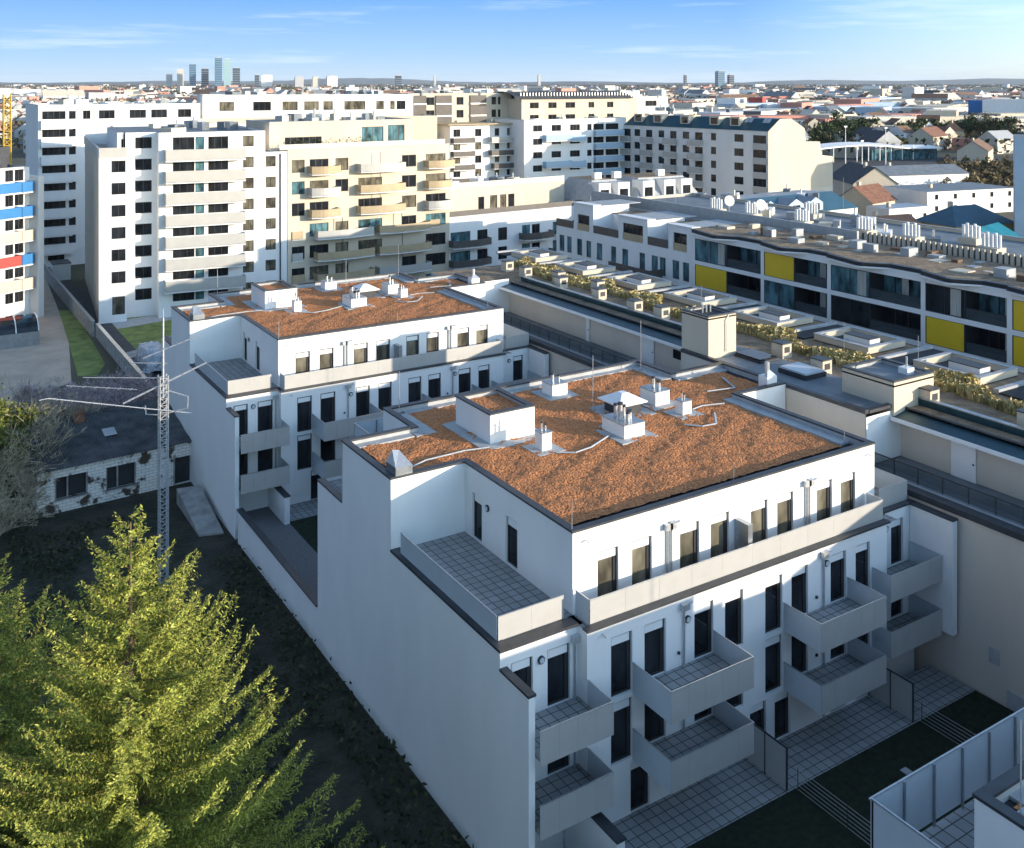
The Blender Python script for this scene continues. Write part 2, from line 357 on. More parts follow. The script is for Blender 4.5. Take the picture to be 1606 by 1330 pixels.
def lampmesh():
    b = MB(); b.tube((0, 0, 0), (0, -.09, 0), .17, M['darkmetal'], 14); b.tube((0, -.09, 0), (0, -.12, 0), .12, M['frost'], 12); return b.mesh('wall_lamp')
LAMP = lampmesh()
def downpipe(parent, x, y, z0, z1):
    b = MB(); b.tube((x, y - .08, z0), (x, y - .08, z1), .05, M['galv'], 8); b.box(x - .2, x + .2, y - .26, y, z1, z1 + .28, M['galv'])
    b.tube((x, y - .1, z1 + .22), (x + .4, y - .2, z1 + .3), .06, M['galv'], 6)
    b.build('rainwater_pipe', parent)
def white_block(label, oy, detail=True, rear=True):
    T = thing('apartment_block', label, 'building', (34, 46 + oy, -.9), 0, 'white flat roofed blocks with brown gravel roofs')
    Y = lambda y: y + oy
    pl = M['plaster']; f1, f2, f3 = 2.75, 5.7, 8.8; ZR = 12.1; ZP = 12.5
    w = MB()
    # lower front facade, middle part
    H = []
    x0 = 26.0
    for z in (f1 - .02, f2 - .02):
        for a, b in ((28.9, 30.15), (31.9, 33.1)): H.append((a - x0, b - x0, z, z + 2.5))
        for a, b in ((38.4, 39.6), (41.3, 42.5)): H.append((a - x0, b - x0, z, z + 2.5))
        for a, b in ((27.0, 28.2), (33.85, 35.05), (36.55, 37.75), (43.25, 44.4)): H.append((a - x0, b - x0, z - .2, z + 2.5))
    for a, b in ((28.1, 29.2), (31.9, 33.1), (35.5, 36.6), (37.2, 38.3), (41.3, 42.5), (43.3, 44.4)): H.append((a - x0, b - x0, .02, 2.3))
    facade(w, T, (26.0, Y(34.7)), (45.8, Y(34.7)), -.9, f3, pl, H, detail, .22, 'window')
    # left bay, set back behind the balconies
    H = []
    for z in (f1 - .02, f2 - .02):
        H += [(22.25 - 22, 23.35 - 22, z, z + 2.5), (24.1 - 22, 25.3 - 22, z, z + 2.5)]
    facade(w, T, (22.0, Y(35.4)), (25.7, Y(35.4)), -.9, f3, pl, H, detail, .22, 'window')
    w.wall((25.7, Y(35.4)), (25.7, Y(34.7)), -.9, f3, pl); w.face([(25.7, Y(34.7), -.9), (26, Y(34.7), -.9), (26, Y(34.7), f3), (25.7, Y(34.7), f3)], pl)
    # right bay
    H = [(47.35 - 45.8, 48.4 - 45.8, z, z + 2.5) for z in (f1, f2)]
    facade(w, T, (45.8, Y(35.6)), (49.4, Y(35.6)), -.9, f3, pl, H, detail, .22, 'window')
    w.wall((45.8, Y(34.7)), (45.8, Y(35.6)), -.9, f3, pl)
    # top storey
    x0 = 26.0; H = [(a - x0, b - x0, f3 + .05, 11.25) for a, b in ((27.4, 28.6), (29.4, 30.6), (32.35, 33.6), (34.35, 35.6), (37.1, 38.3), (39.0, 40.2), (42.0, 43.2), (43.9, 45.1))]
    H = [h + ('c',) for h in H]
    facade(w, T, (26, Y(36.2)), (46.7, Y(36.2)), f3, ZP, pl, H, detail, .22, 'window')
    H = [(46 - 45.2, 46 - 44.2, f3 + .05, 11.2), (46 - 41.9, 46 - 40.8, f3 + .05, 11.2)]
    facade(w, T, (26, Y(46)), (26, Y(36.2)), f3, ZP, pl, H, detail, .22, 'door')
    w.wall((21.7, Y(46)), (26, Y(46)), f3, ZP, pl)
    # party wall on the left: stepped profile, one tall plane with thickness
    prof = [(33.2, -.9), (33.2, 8.0), (36.0, 8.15), (36.0, 8.8), (46.0, 8.8), (46.0, ZP), (52.3, ZP), (52.3, 9.0), (56.1, 9.0), (56.1, 1.5), (71.5, 1.5), (71.5, -.9)]
    n = len(prof)
    w.face([(21.7, Y(y), z) for y, z in reversed(prof)], pl) if 0 else None
    # build as rectangles so that the shading stays clean
    for (a, b, z0, z1) in ((33.2, 36.0, -.9, 8.05), (36.0, 46.0, -.9, 8.8), (46.0, 52.3, -.9, ZP), (52.3, 56.1, -.9, 9.0), (56.1, 71.9, -.9, 1.5)):
        w.face([(21.7, Y(b), z0), (21.7, Y(a), z0), (21.7, Y(a), z1), (21.7, Y(b), z1)], pl)
    w.face([(21.7, Y(33.2), -.9), (22.0, Y(33.2), -.9), (22.0, Y(33.2), 8.05), (21.7, Y(33.2), 8.05)], pl)
    w.face([(22.0, Y(33.2), -.9), (22.0, Y(35.4), -.9), (22.0, Y(35.4), 8.8), (22.0, Y(33.2), 8.8)][:0] or [(22.0, Y(33.2), -.9), (22.0, Y(35.4), -.9), (22.0, Y(35.4), 8.05), (22.0, Y(33.2), 8.05)], pl)
    w.face([(22.0, Y(56.1), -.5), (22.0, Y(71.9), -.5), (22.0, Y(71.9), 1.5), (22.0, Y(56.1), 1.5)], pl)
    w.face([(21.7, Y(35.4), 8.05), (22, Y(35.4), 8.05), (22, Y(35.4), f3), (21.7, Y(35.4), f3)], pl); w.face([(21.7, Y(36), 8.05), (21.7, Y(35.4), 8.05), (21.7, Y(35.4), f3), (21.7, Y(36), f3)], pl)
    # rear and right outer faces
    w.wall((49.4, Y(35.6)), (49.4, Y(59.2)), -.9, f3, M['beige']); w.wall((49.4, Y(59.2)), (25.4, Y(59.2)), -.9, f3, pl)
    w.wall((25.4, Y(59.2)), (25.4, Y(56.1)), -.9, f3, pl); w.wall((25.4, Y(56.1)), (21.7, Y(56.1)), -.9, 9.0, pl)
    PR = [(26, 36.2), (46.7, 36.2), (46.7, 46.6), (51, 46.6), (51, 52.5), (46.2, 52.5), (46.2, 56.2), (26, 56.2), (26, 52.4), (21.7, 52.4), (21.7, 46), (26, 46)]
    PR = [(a, Y(b)) for a, b in PR]
    for i in (1, 2, 3, 4, 5, 6, 7, 8):
        w.wall(PR[i], PR[i + 1], f3, ZP, pl)
    w.face([(21.7, Y(35.4), f3), (26, Y(35.4), f3), (26, Y(36), f3), (21.7, Y(36), f3)], M['coping'])
    w.build('wall', T)
    # roof: dark membrane border, its wide front strip a painted parapet shadow, gravel field, parapet with coping
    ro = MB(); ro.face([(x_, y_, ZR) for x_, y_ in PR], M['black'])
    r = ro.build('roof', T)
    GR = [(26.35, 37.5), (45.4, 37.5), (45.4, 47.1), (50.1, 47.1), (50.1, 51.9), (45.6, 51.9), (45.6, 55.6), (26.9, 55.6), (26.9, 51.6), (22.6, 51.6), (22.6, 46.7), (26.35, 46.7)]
    gb = MB(); gm = M['gravel']
    xs = np.arange(22.3, 50.3, .2); ys = np.arange(36.6, 55.9, .2)
    rnd = np.random.RandomState(103 + int(oy)); hz = rnd.rand(len(xs), len(ys)) * .075
    hz = hz + .05 * np.sin(xs[:, None] * 1.7 + 1.3 * np.sin(ys[None, :] * 1.1)) * np.sin(ys[None, :] * 2.1)
    def inside(x, y):
        c = False; P = GR
        for i in range(len(P)):
            (xa, ya), (xb, yb) = P[i - 1], P[i]
            if (ya > y) != (yb > y) and x < (xb - xa) * (y - ya) / (yb - ya) + xa: c = not c
        return c
    idx = {}
    k = gb.mi(gm)
    def vi(i, j):
        if (i, j) not in idx: idx[(i, j)] = len(gb.v); gb.v.append((xs[i], Y(ys[j]), ZR + .05 + hz[i, j]))
        return idx[(i, j)]
    for i in range(len(xs) - 1):
        for j in range(len(ys) - 1):
            if inside((xs[i] + xs[i + 1]) / 2, (ys[j] + ys[j + 1]) / 2):
                gb.f.append((vi(i, j), vi(i + 1, j), vi(i + 1, j + 1), vi(i, j + 1))); gb.m.append(k)
    gb.build('gravel_field', r, smooth=True)
    mb = MB()                                   # pale membrane strips along the right hand and lightwell edges
    mb.box(45.55, 46.4, Y(37.6), Y(46.9), ZR + .02, ZR + .16, M['flashing']); mb.box(49.3, 50.7, Y(46.9), Y(47.4), ZR + .02, ZR + .14, M['flashing'])
    mb.box(26.3, 27.2, Y(52.0), Y(55.4), ZR + .02, ZR + .15, M['flashing']); mb.box(22.1, 25.8, Y(51.5), Y(52.1), ZR + .02, ZR + .15, M['flashing'])
    mb.box(25.9, 27.2, Y(51.4), Y(51.95), ZR + .02, ZR + .15, M['flashing']); mb.box(27.2, 45.8, Y(55.35), Y(55.9), ZR + .02, ZR + .12, M['flashing'])
    mb.box(45.0, 46.0, Y(52.2), Y(55.3), ZR + .02, ZR + .15, M['flashing']); mb.box(46, 50.6, Y(51.6), Y(52.2), ZR + .02, ZR + .15, M['flashing'])
    mb.build('flashing', r)
    pp = MB(); parapet(pp, PR, ZR, ZP, .3, M['plaster'] if 0 else M['flashing'], M['coping']); pp.build('parapet', r)
    # flat roof of the strip in front, rear strip, the terraces
    tb = MB()
    tb.face([(25.7, Y(34.7), f3), (46.7, Y(34.7), f3), (46.7, Y(36.2), f3), (25.7, Y(36.2), f3)], M['tiles']); tb.face([(46.7, Y(35.6), f3), (49.4, Y(35.6), f3), (49.4, Y(46.6), f3), (46.7, Y(46.6), f3)], M['tiles'])
    tb.face([(22, Y(36.0), f3), (26, Y(36.0), f3), (26, Y(46), f3), (22, Y(46), f3)], M['tiles'])
    tb.face([(21.7, Y(52.4), f3), (26, Y(52.4), f3), (26, Y(56.1), f3), (21.7, Y(56.1), f3)], M['tiles'])
    tb.face([(25.4, Y(56.1), f3), (49.4, Y(56.1), f3), (49.4, Y(59.2), f3), (25.4, Y(59.2), f3)], M['tiles'])
    tb.face([(46.2, Y(52.5), f3), (49.4, Y(52.5), f3), (49.4, Y(56.1), f3), (46.2, Y(56.1), f3)], M['tiles'])
    tb.build('terrace_floor', T)
    c = M['coping']
    for q_ in ((21.66, 22.2, Y(36.0), Y(46), f3, f3 + .12), (22.2, 25.7, Y(35.33), Y(35.95), f3, f3 + .12), (25.66, 46.0, Y(34.6), Y(35.0), f3, f3 + .1), (21.66, 22.19, Y(35.34), Y(35.99), f3, f3 + .12), (21.66, 22.04, Y(33.16), Y(35.4), 8.05, 8.15), (21.66, 22.1, Y(52.44), Y(56.1), 9.0, 9.1), (21.6, 22.06, Y(56.1), Y(71.9), 1.5, 1.6), (45.8, 49.4, Y(35.52), Y(35.9), f3, f3 + .1)):
        cp = MB(); cp.box(*q_, c); cp.build('coping', T)
    # balustrades of the top storey
    def balus(x0, y0, x1, y1, name='balustrade', z0=f3 + .02, z1=f3 + 1.12, m=None):
        b = MB(); Lh = math.hypot(x1 - x0, y1 - y0); n = max(1, int(round(Lh / 2.0))); rz = math.atan2(y1 - y0, x1 - x0)
        m = m or M['panel']
        for i in range(n):
            a, e = i / n, (i + 1) / n; xa, ya, xb, yb = x0 + (x1 - x0) * a, y0 + (y1 - y0) * a, x0 + (x1 - x0) * e, y0 + (y1 - y0) * e
            if abs(x1 - x0) > abs(y1 - y0): b.box(xa + .004, xb - .004, Y(y0) - .015, Y(y0) + .015, z0, z1, m)
            else: b.box(x0 - .015, x0 + .015, Y(min(ya, yb)) + .004, Y(max(ya, yb)) - .004, z0, z1, m)
        if abs(x1 - x0) > abs(y1 - y0): b.box(x0, x1, Y(y0) - .03, Y(y0) + .03, z1, z1 + .03, M['galv'])
        else: b.box(x0 - .03, x0 + .03, Y(min(y0, y1)), Y(max(y0, y1)), z1, z1 + .03, M['galv'])
        b.build(name, T)
    balus(26.1, 35.04, 45.9, 35.04); balus(26.1, 35.1, 26.1, 36.1, m=M['frost']); balus(45.9, 35.1, 45.9, 36.1, m=M['frost'])
    balus(46.85, 36.0, 49.3, 36.0); balus(49.3, 36.1, 49.3, 46.2, m=M['frost']); balus(22.0, 36.05, 25.4, 36.05); balus(21.97, 36.1, 21.97, 45.4, m=M['frost']); balus(25.4, 36.1, 25.4, 36.6, m=M['frost']) if 0 else None
    b = MB(); b.box(35.95, 36.25, Y(35.25), Y(36.18), f3 + .02, f3 + 2.0, M['zinc']); b.build('terrace_divider', T)
    # balconies
    for zf in (f1, f2):
        balcony(T, 22.05, 25.75, Y(32.9), Y(35.38), zf, False, True)
        balcony(T, 28.2, 33.1, Y(32.1), Y(34.68), zf); balcony(T, 37.8, 42.6, Y(32.3), Y(34.68), zf)
        balcony(T, 44.55, 48.9, Y(33.5), Y(34.68) if 0 else Y(35.55), zf)
    b = MB(); b.box(48.95, 49.35, Y(32.9), Y(35.58), 2.6, f3, pl); b.box(48.9, 49.38, Y(32.85), Y(35.6), f3, f3 + .1, c); b.build('side_wall', T)
    b = MB(); b.box(24.9, 25.3, Y(31.6), Y(35.3), -.5, 2.0, pl); b.box(24.85, 25.35, Y(31.55), Y(35.3), 2.0, 2.08, c); b.build('garden_wall', T)
    if detail:
        for x, z in ((23.75, 7.9), (31.45, 7.75), (40.95, 7.9)): inst('wall_lamp', LAMP, T, (x, Y(35.4 if x < 25 else 34.7), z))
        inst('wall_lamp', LAMP, T, (46.9, Y(35.6), 7.9)); inst('wall_lamp', LAMP, T, (26, Y(43.6), 10.9), -PH)
        for x in (31.2, 40.7): downpipe(T, x, Y(34.7), .1, 8.3)
        downpipe(T, 25.5, Y(35.4), .1, 8.2)
        for x in (31.5, 31.75): downpipe(T, x, Y(36.2), f3, 11.35)
        for x in (41.1, 41.35): downpipe(T, x, Y(36.2), f3, 11.35)
        for x, y, z in ((22.6, 36.0, 8.62), (26.7, 36.2, 12.0), (26.5, 34.7, 8.5), (46.1, 36.2, 12.0)):
            b = MB(); b.tube((x, Y(y), z), (x, Y(y) - .28, z - .03), .035, M['galv'], 6); b.build('overflow_spout', T)
        # small outside taps and sockets
        b = MB()
        for x in (30.9, 40.2):
            for z in (f1 + .6, f2 + .6): b.box(x - .05, x + .05, Y(34.6), Y(34.7), z, z + .12, M['darkmetal'])
        b.build('outdoor_socket', T)
    # roof furniture
    z = ZR + .06
    b = MB(); bx = [(28.9, Y(48.2)), (31.9, Y(48.2)), (31.9, Y(52.2)), (28.9, Y(52.2))]
    for i in range(4): b.wall(bx[i], bx[(i + 1) % 4], z, 13.85, pl)
    b.face([(x, y, 13.62) for x, y in bx], M['gravel']); parapet(b, bx, 13.6, 13.85, .28, M['flashing'], M['coping'], .04)
    sb = b.build('lift_shaft_head', r); f = MB(); f.box(28.1, 32.5, Y(47.4), Y(52.6), z - .02, z + .05, M['flashing']); f.build('flashing', sb)
    chimney(r, 30.75, 31.4, Y(45.7), Y(46.4), z, 13.15, [(.3, .5, .05, .5), (.7, .5, .05, .35), (.5, .8, .04, .6)])
    chimney(r, 35.75, 37.25, Y(44.7), Y(46.8), z, 12.95, [(.3, .45, .13, .95), (.45, .25, .1, .5), (.7, .4, .13, .45), (.75, .7, .1, .55), (.4, .75, .11, .7)])
    chimney(r, 36.6, 37.8, Y(53.2), Y(54.4), z, 12.95, [(.35, .5, .1, .55), (.7, .4, .07, .4)])
    chimney(r, 41.05, 42.2, Y(48.2), Y(49.7), z, 13.05, [(.55, .3, .12, .5), (.5, .6, .1, .65)])
    chimney(r, 41.35, 42.05, Y(46.0), Y(46.7), z, 13.0, [(.3, .5, .045, .5), (.6, .5, .045, .35)])
    b = MB(); b.box(38.0, 39.6, Y(47.9), Y(49.5), z, 12.85, M['darkmetal']); X0, X1, Y0, Y1 = 37.7, 39.9, Y(47.6), Y(49.8)
    b.box(X0, X1, Y0, Y1, 12.85, 12.93, M['whitep']); ap = (38.8, Y(48.7), 13.5); q = [(X0, Y0, 12.93), (X1, Y0, 12.93), (X1, Y1, 12.93), (X0, Y1, 12.93)]
    for i in range(4):
        a, c2 = Vector(q[i]), Vector(q[(i + 1) % 4]); A2 = Vector(ap); m1, m2 = a.lerp(A2, .8), c2.lerp(A2, .8); b.face([a, c2, m2, m1], M['whitep'])
    b.face([Vector(p).lerp(Vector(ap), .8) for p in q], M['whitep'])
    sk = b.build('roof_vent_hood', r); f = MB(); f.box(37.2, 40.3, Y(47.2), Y(50.3), z - .02, z + .05, M['flashing']); f.build('flashing', sk)
    b = MB(); b.box(22.0, 22.95, Y(46.05), Y(47.2), z, 12.95, M['zinc'])              # bent sheet metal cowl
    b.face([(22, Y(46.05), 12.95), (22.95, Y(46.05), 12.95), (22.6, Y(46.9), 13.5), (22.2, Y(46.9), 13.6)], M['galv']); b.face([(22, Y(47.2), 12.95), (22, Y(46.05), 12.95), (22.2, Y(46.9), 13.6)], M['galv'])
    b.face([(22.95, Y(46.05), 12.95), (22.95, Y(47.2), 12.95), (22.6, Y(46.9), 13.5)], M['galv']); b.build('sheet_metal_cowl', r)
    b = MB(); b.box(49.6, 50.5, Y(46.9), Y(47.7), z, 13.0, M['whitep']); b.tube((50, Y(47.3), 13), (50, Y(47.3), 13.9), .16, M['galv'], 10); b.face([(49.6, Y(46.9), 13), (50.5, Y(46.9), 13), (50, Y(47.3), 13.5)], M['galv']); b.build('vent_stack', r)
    for x, y, h in ((37.4, 49.9, 3.4), (45.3, 54.8, 3.6), (36.6, 36.9, 1.0), (26.1, 36.4, 1.7), (45.9, 37.6, .9), (26.6, 55.2, 2.8), (31.6, 46.6, 1.2)): rod(r, x, Y(y), z, h, y > 40)
    zc = ZR + .15; m = M['flashing']
    for pts in ([(42.5, 46.4), (43.5, 46.6), (45.0, 46.2)], [(40.2, 44.6), (40.9, 43.8), (41.9, 43.7), (43.2, 45.2)], [(31.2, 45.0), (32.1, 44.4), (33.3, 44.6), (34.8, 45.3), (35.4, 45.6)], [(23.2, 47.2), (24.6, 47.8), (27.1, 47.9), (28.5, 47.6)], [(45.8, 48.6), (47.9, 48.2), (48.9, 50.4)]):
        b = MB()
        for (xa, ya), (xb, yb) in zip(pts, pts[1:]):
            d = Vector((xb - xa, yb - ya)).normalized(); nn = Vector((-d.y, d.x)) * .1
            b.face([(xa + nn.x, Y(ya) + nn.y, zc + .03), (xa - nn.x, Y(ya) - nn.y, zc + .03), (xb - nn.x, Y(yb) - nn.y, zc + .03), (xb + nn.x, Y(yb) + nn.y, zc + .03)], m)
            b.tube((xa, Y(ya), zc + .03), (xb, Y(yb), zc + .03), .05, m, 5)
        b.build('cable_duct', r)
    # rear privacy fence of frosted panels on the rear terrace
    b = MB(); n = 16
    for i in range(n): b.box(25.4 + 1.5 * i + .03, 25.4 + 1.5 * (i + 1) - .03, Y(59.17), Y(59.2), f3 + .15, f3 + 2.0, M['frost'])
    b.box(25.37, 25.4, Y(56.2), Y(59.2), f3 + .15, f3 + 2.0, M['frost'])
    fp = b.build('privacy_screen', T); b = MB()
    for i in range(n + 1): b.box(25.4 + 1.5 * i - .03, 25.4 + 1.5 * i + .03, Y(59.1), Y(59.17), f3, f3 + 2.0, M['zinc'])
    b.box(25.3, 49.4, Y(59.16), Y(59.22), f3 + 2.0, f3 + 2.05, M['galv']); b.box(25.35, 25.41, Y(56.2), Y(59.16), f3 + 2.0, f3 + 2.05, M['galv']); b.build('screen_post', fp)
    return T
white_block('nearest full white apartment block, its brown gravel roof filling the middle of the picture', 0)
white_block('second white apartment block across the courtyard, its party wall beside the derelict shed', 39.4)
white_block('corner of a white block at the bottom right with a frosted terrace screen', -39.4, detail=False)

# courtyards: paving, gravel, lawn
for oy, tagname in ((0, 'paved_terrace'), (39.4, 'paved_terrace')):
    sheet(tagname, [(25.3, 31.9 + oy), (49.4, 31.9 + oy), (49.4, 34.7 + oy), (25.3, 34.7 + oy)], .02, M['tiles'])
sheet('gravel_yard', [(22, 56.2), (25.3, 56.2), (25.3, 75), (22, 75)], .0, M['greygravel'])
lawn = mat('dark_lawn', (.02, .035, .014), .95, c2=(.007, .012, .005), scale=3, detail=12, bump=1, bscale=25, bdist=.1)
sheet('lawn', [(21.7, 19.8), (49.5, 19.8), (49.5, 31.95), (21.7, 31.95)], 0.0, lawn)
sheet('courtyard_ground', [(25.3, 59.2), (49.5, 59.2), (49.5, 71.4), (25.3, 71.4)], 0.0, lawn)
for i, (x, lb) in enumerate(((35.1, 'grey panelled garden divider between the two middle terraces, below the left pair of balconies'), (44.3, 'grey panelled garden divider nearer the long beige wall'))):
    T = thing('garden_divider', lb, 'screen', (x, 33.4, 0), 0, 'grey garden dividers on the paved terrace')
    for k in range(2):
        b = MB(); b.box(x - .02, x + .02, 32.0 + k * 1.33 + .03, 32.0 + (k + 1) * 1.33 - .03, .1, 1.95, M['panel']); b.build('screen_panel', T)
    for k in range(3):
        b = MB(); b.box(x - .04, x + .04, 31.97 + k * 1.33, 32.03 + k * 1.33, 0, 2.0, M['darkmetal']); b.build('post', T)
    b = MB(); b.box(x - .035, x + .035, 32, 34.66, 1.95, 2.0, M['darkmetal']); b.build('top_rail', T)
for i, (x, y0, lb) in enumerate(((35.5, 20.5, 'low wire fence of parallel rails crossing the dark lawn, left of the manhole cover'), (44.6, 20.5, 'low wire fence of parallel rails on the dark lawn nearest the beige wall'))):
    T = thing('wire_fence', lb, 'fence', (x, 26, 0), 0, 'low wire fences on the lawn')
    for k in range(6):
        b = MB(); b.tube((x, y0, .12 + k * .19), (x, 31.8, .12 + k * .19), .013, M['galv'], 5); b.build('rail', T)
    for k in range(5):
        b = MB(); b.tube((x, y0 + k * 2.8, 0), (x, y0 + k * 2.8, 1.1), .02, M['darkmetal'], 6); b.build('post', T)
for x, y, lb in ((40.9, 29.9, 'small square drain cover on the dark lawn, nearer the beige wall'), (30.0, 27.4, 'small square drain cover on the dark lawn at the bottom edge')):
    b = MB(); b.box(x - .2, x + .2, y - .2, y + .2, .0, .03, M['flashing']); b.build('drain_cover', None, label=lb, cat='drain cover', group='drain covers on the lawn')
# ------------------------------------------------------------ long row C to the right of the blocks
def row_c():
    T = thing('long_flat_roofed_building', 'long flat-roofed building with black and teal eaves, walkway and dry grass strip along its roof', 'building', (56, 60, -.9))
    w = MB(); bg = M['beige']
    w.wall((49.6, 71.0), (49.6, 59.4), -.9, 9.0, bg); w.wall((49.6, 36.4), (49.6, -10), -.9, 9.0, bg); w.wall((49.6, 96), (49.6, 71), -.9, 9.0, bg)
    w.wall((54.4, 87), (54.4, 56), 9.0, 11.7, bg); w.wall((54.4, 40.2), (54.4, -10), 9.0, 11.7, bg)
    w.wall((50, 87), (54.4, 87), 9, 12.4, M['plaster']); w.wall((51.1, 40.2), (54.4, 40.2), 9, 12.0, M['plaster'])
    w.wall((51.05, 46.6), (51.05, 40.2), 8.8, 12.2, bg); w.wall((51.05, 87), (51.05, 80), 9, 12.2, bg) if 0 else None
    w.wall((51.05, 57), (54.4, 57), 9, 12.2, bg); w.wall((51.05, 57), (51.05, 52.5), 9, 12.2, bg)
    w.build('wall', T)
    b = MB()                                   # little beige panels on the long wall
    b.box(49.56, 49.6, 30.6, 31.2, 1.9, 2.7, M['flashing']); b.build('access_panel', T); b = MB(); b.box(49.56, 49.6, 29.2, 30.2, -.2, .9, M['flashing']); b.build('access_panel', T)
    for y0, y1 in ((56.9, 87), (-10, 40.1)):
        b = MB(); b.face([(49.7, y0, 8.98), (54.4, y0, 8.98), (54.4, y1, 8.98), (49.7, y1, 8.98)], M['membrane']); b.box(49.5, 50.2, y0, y1, 9.0, 9.35, M['coping']); b.box(50.2, 50.75, y0, y1, 9.0, 9.2, M['flashing']); b.build('walkway', T)
        c = MB()
        for k in range(int((y1 - y0) / 1.6)): y = y0 + 1.6 * k; c.box(50.85, 50.9, y, y + .05, 9.2, 10.15, M['darkmetal'])
        c.box(50.85, 50.9, y0, y1, 10.1, 10.16, M['darkmetal'])
        c.face([(50.88, y0, 9.25), (50.88, y1, 9.25), (50.88, y1, 10.1), (50.88, y0, 10.1)], M['clear']); c.build('walkway_railing', T)
        e = MB(); e.box(53.35, 54.5, y0, y1, 11.5, 11.62, M['whitep']); e.face([(53.3, y0, 11.66), (54.6, y0, 11.9), (54.6, y1, 11.9), (53.3, y1, 11.66)][::1], M['teal']); e.box(53.28, 53.34, y0, y1, 11.46, 11.7, M['whitep'])
        e.build('canopy', T)
        e = MB(); e.box(54.6, 54.75, y0, y1, 11.6, 12.1, M['coping']); e.box(54.75, 55.9, y0, y1, 11.9, 11.95, M['black']); e.box(55.9, 56.15, y0, y1, 11.6, 12.45, M['teal']); e.box(55.86, 56.2, y0, y1, 12.45, 12.52, M['zinc']); e.build('eaves_gutter', T)
    for y0, y1 in ((64.0, 65.6), (73.0, 73.5), (35.0, 36.6), (28, 28.4)):
        b = MB(); b.box(54.3, 54.38, y0, y1, 9.0, 11.45, M['whitep']); b.box(54.27, 54.3, y0 + .1, y0 + .2, 10, 10.1, M['darkmetal']); b.build('door', T)
    b = MB(); b.box(54.3, 54.38, 60.4, 61.6, 10.2, 10.9, M['glass']); b.build('window', T)
    b = MB(); b.prism([(54.6, -10), (68.2, -10), (68.2, 96), (50.1, 96), (50.1, 87.15), (54.6, 87.15)], -.9, 12.0, M['greyplaster'], M['gravel2']); b.build('roof', T)
    b = MB(); b.face([(51.07, 40.22, 12.22), (56, 40.22, 12.22), (56, 57, 12.22), (51.07, 57, 12.22)], M['membrane'])
    r2 = b.build('roof_deck', T); b = MB(); b.box(51.0, 51.35, 40.2, 57, 12.2, 12.45, M['coping']); b.box(51.35, 54.0, 40.15, 40.5, 12.2, 12.4, M['coping']); b.build('coping', r2)
    # lift tower
    b = MB(); tw = [(51.3, 54.3), (54.1, 54.3), (54.1, 57.2), (51.3, 57.2)]
    for i in range(4): b.wall(tw[i], tw[(i + 1) % 4], 9, 15.3, M['cream'])
    b.prism(tw, 15.1, 15.2, M['black']); parapet(b, tw, 15.1, 15.35, .2, M['flashing'], M['coping'], .05); t = b.build('lift_tower', T)
    b = MB(); b.tube((53.0, 54.2, 12.6), (53.0, 54.2, 14.9), .04, M['galv'], 6); b.tube((53, 54.2, 14.9), (53.3, 54.25, 15.3), .04, M['galv'], 6); b.build('pipe', t)
    b = MB()
    for k in range(3): b.tube((52.3 + k * .4, 56, 15.2), (52.3 + k * .4, 56, 15.9 - k * .1), .06, M['galv'], 8)
    b.build('flue_pipe', t)
    # stair head
    b = MB(); sh = [(53.5, 40.0), (57.5, 40.0), (57.5, 44.0), (53.5, 44.0)]
    for i in range(4): b.wall(sh[i], sh[(i + 1) % 4], 11.6, 13.8, M['cream'])
    b.prism(sh, 13.5, 13.6, M['membrane']); parapet(b, sh, 13.6, 13.85, .25, M['flashing'], M['coping'], .05); s = b.build('stair_head', T)
    b = MB(); b.box(56.2, 56.9, 41, 41.7, 13.6, 14.0, M['whitep']); b.tube((56.5, 41.3, 14), (56.5, 41.3, 14.7), .07, M['galv'], 8); b.build('chimney', s)
    def sky(x0, x1, y0, y1, z, h, m=M['frost']):
        b = MB(); b.box(x0, x1, y0, y1, z, z + h, M['darkmetal']); b.box(x0 + .08, x1 - .08, y0 + .08, y1 - .08, z + h, z + h + .12, m); b.build('skylight', T)
    sky(53.2, 55.3, 46.8, 49.3, 12.25, .3); sky(53.6, 55.5, 51.4, 54.0, 12.25, .15, M['glass'])
    def vb(x0, x1, y0, y1, z, h, m=None):
        b = MB(); b.box(x0, x1, y0, y1, z, z + h, m or M['cream']); b.box(x0 - .05, x1 + .05, y0 - .05, y1 + .05, z + h, z + h + .08, M['coping']); b.box(x0 + .2, x1 - .2, y0 - .02, y0, z + h * .4, z + h * .8, M['darkmetal']); b.build('vent_box', T)
    for x, y in ((57.0, 81.5), (56.9, 75.0), (56.5, 69.2), (56.9, 66.0), (56.6, 60.8), (56.6, 52.0), (55.6, 47.4), (56.0, 39.2), (57, 88), (57.2, 92), (57.0, 33), (57, 26.6), (58.5, 84), (59, 78)):
        vb(x, x + .95, y, y + 1.1, 12.0, 1.05)
    # lightwells with white upstands between the grass strip and row D
    for y in np.arange(22.0, 95, 9.1):
        x0, x1, y0, y1 = 62.9, 67.3, y, y + 5.2
        P = [(x0, y0), (x1, y0), (x1, y1), (x0, y1)]
        b = MB(); b.prism(P, 12.0, 12.06, M['black'])
        for i in range(4): b.wall(P[i], P[(i + 1) % 4], 12.0, 12.55, M['cream'])
        parapet(b, P, 12.06, 12.55, .3, M['cream'], M['flashing'], .03); lw = b.build('lightwell', T)
        b = MB(); b.box(x0 + 1.2, x0 + 2.4, y0 + .8, y0 + 3.2, 12.06, 12.8, M['plaster']); b.box(x0 + 1.15, x0 + 2.45, y0 + .75, y0 + 3.25, 12.8, 12.86, M['coping']); b.build('roof_box', lw)
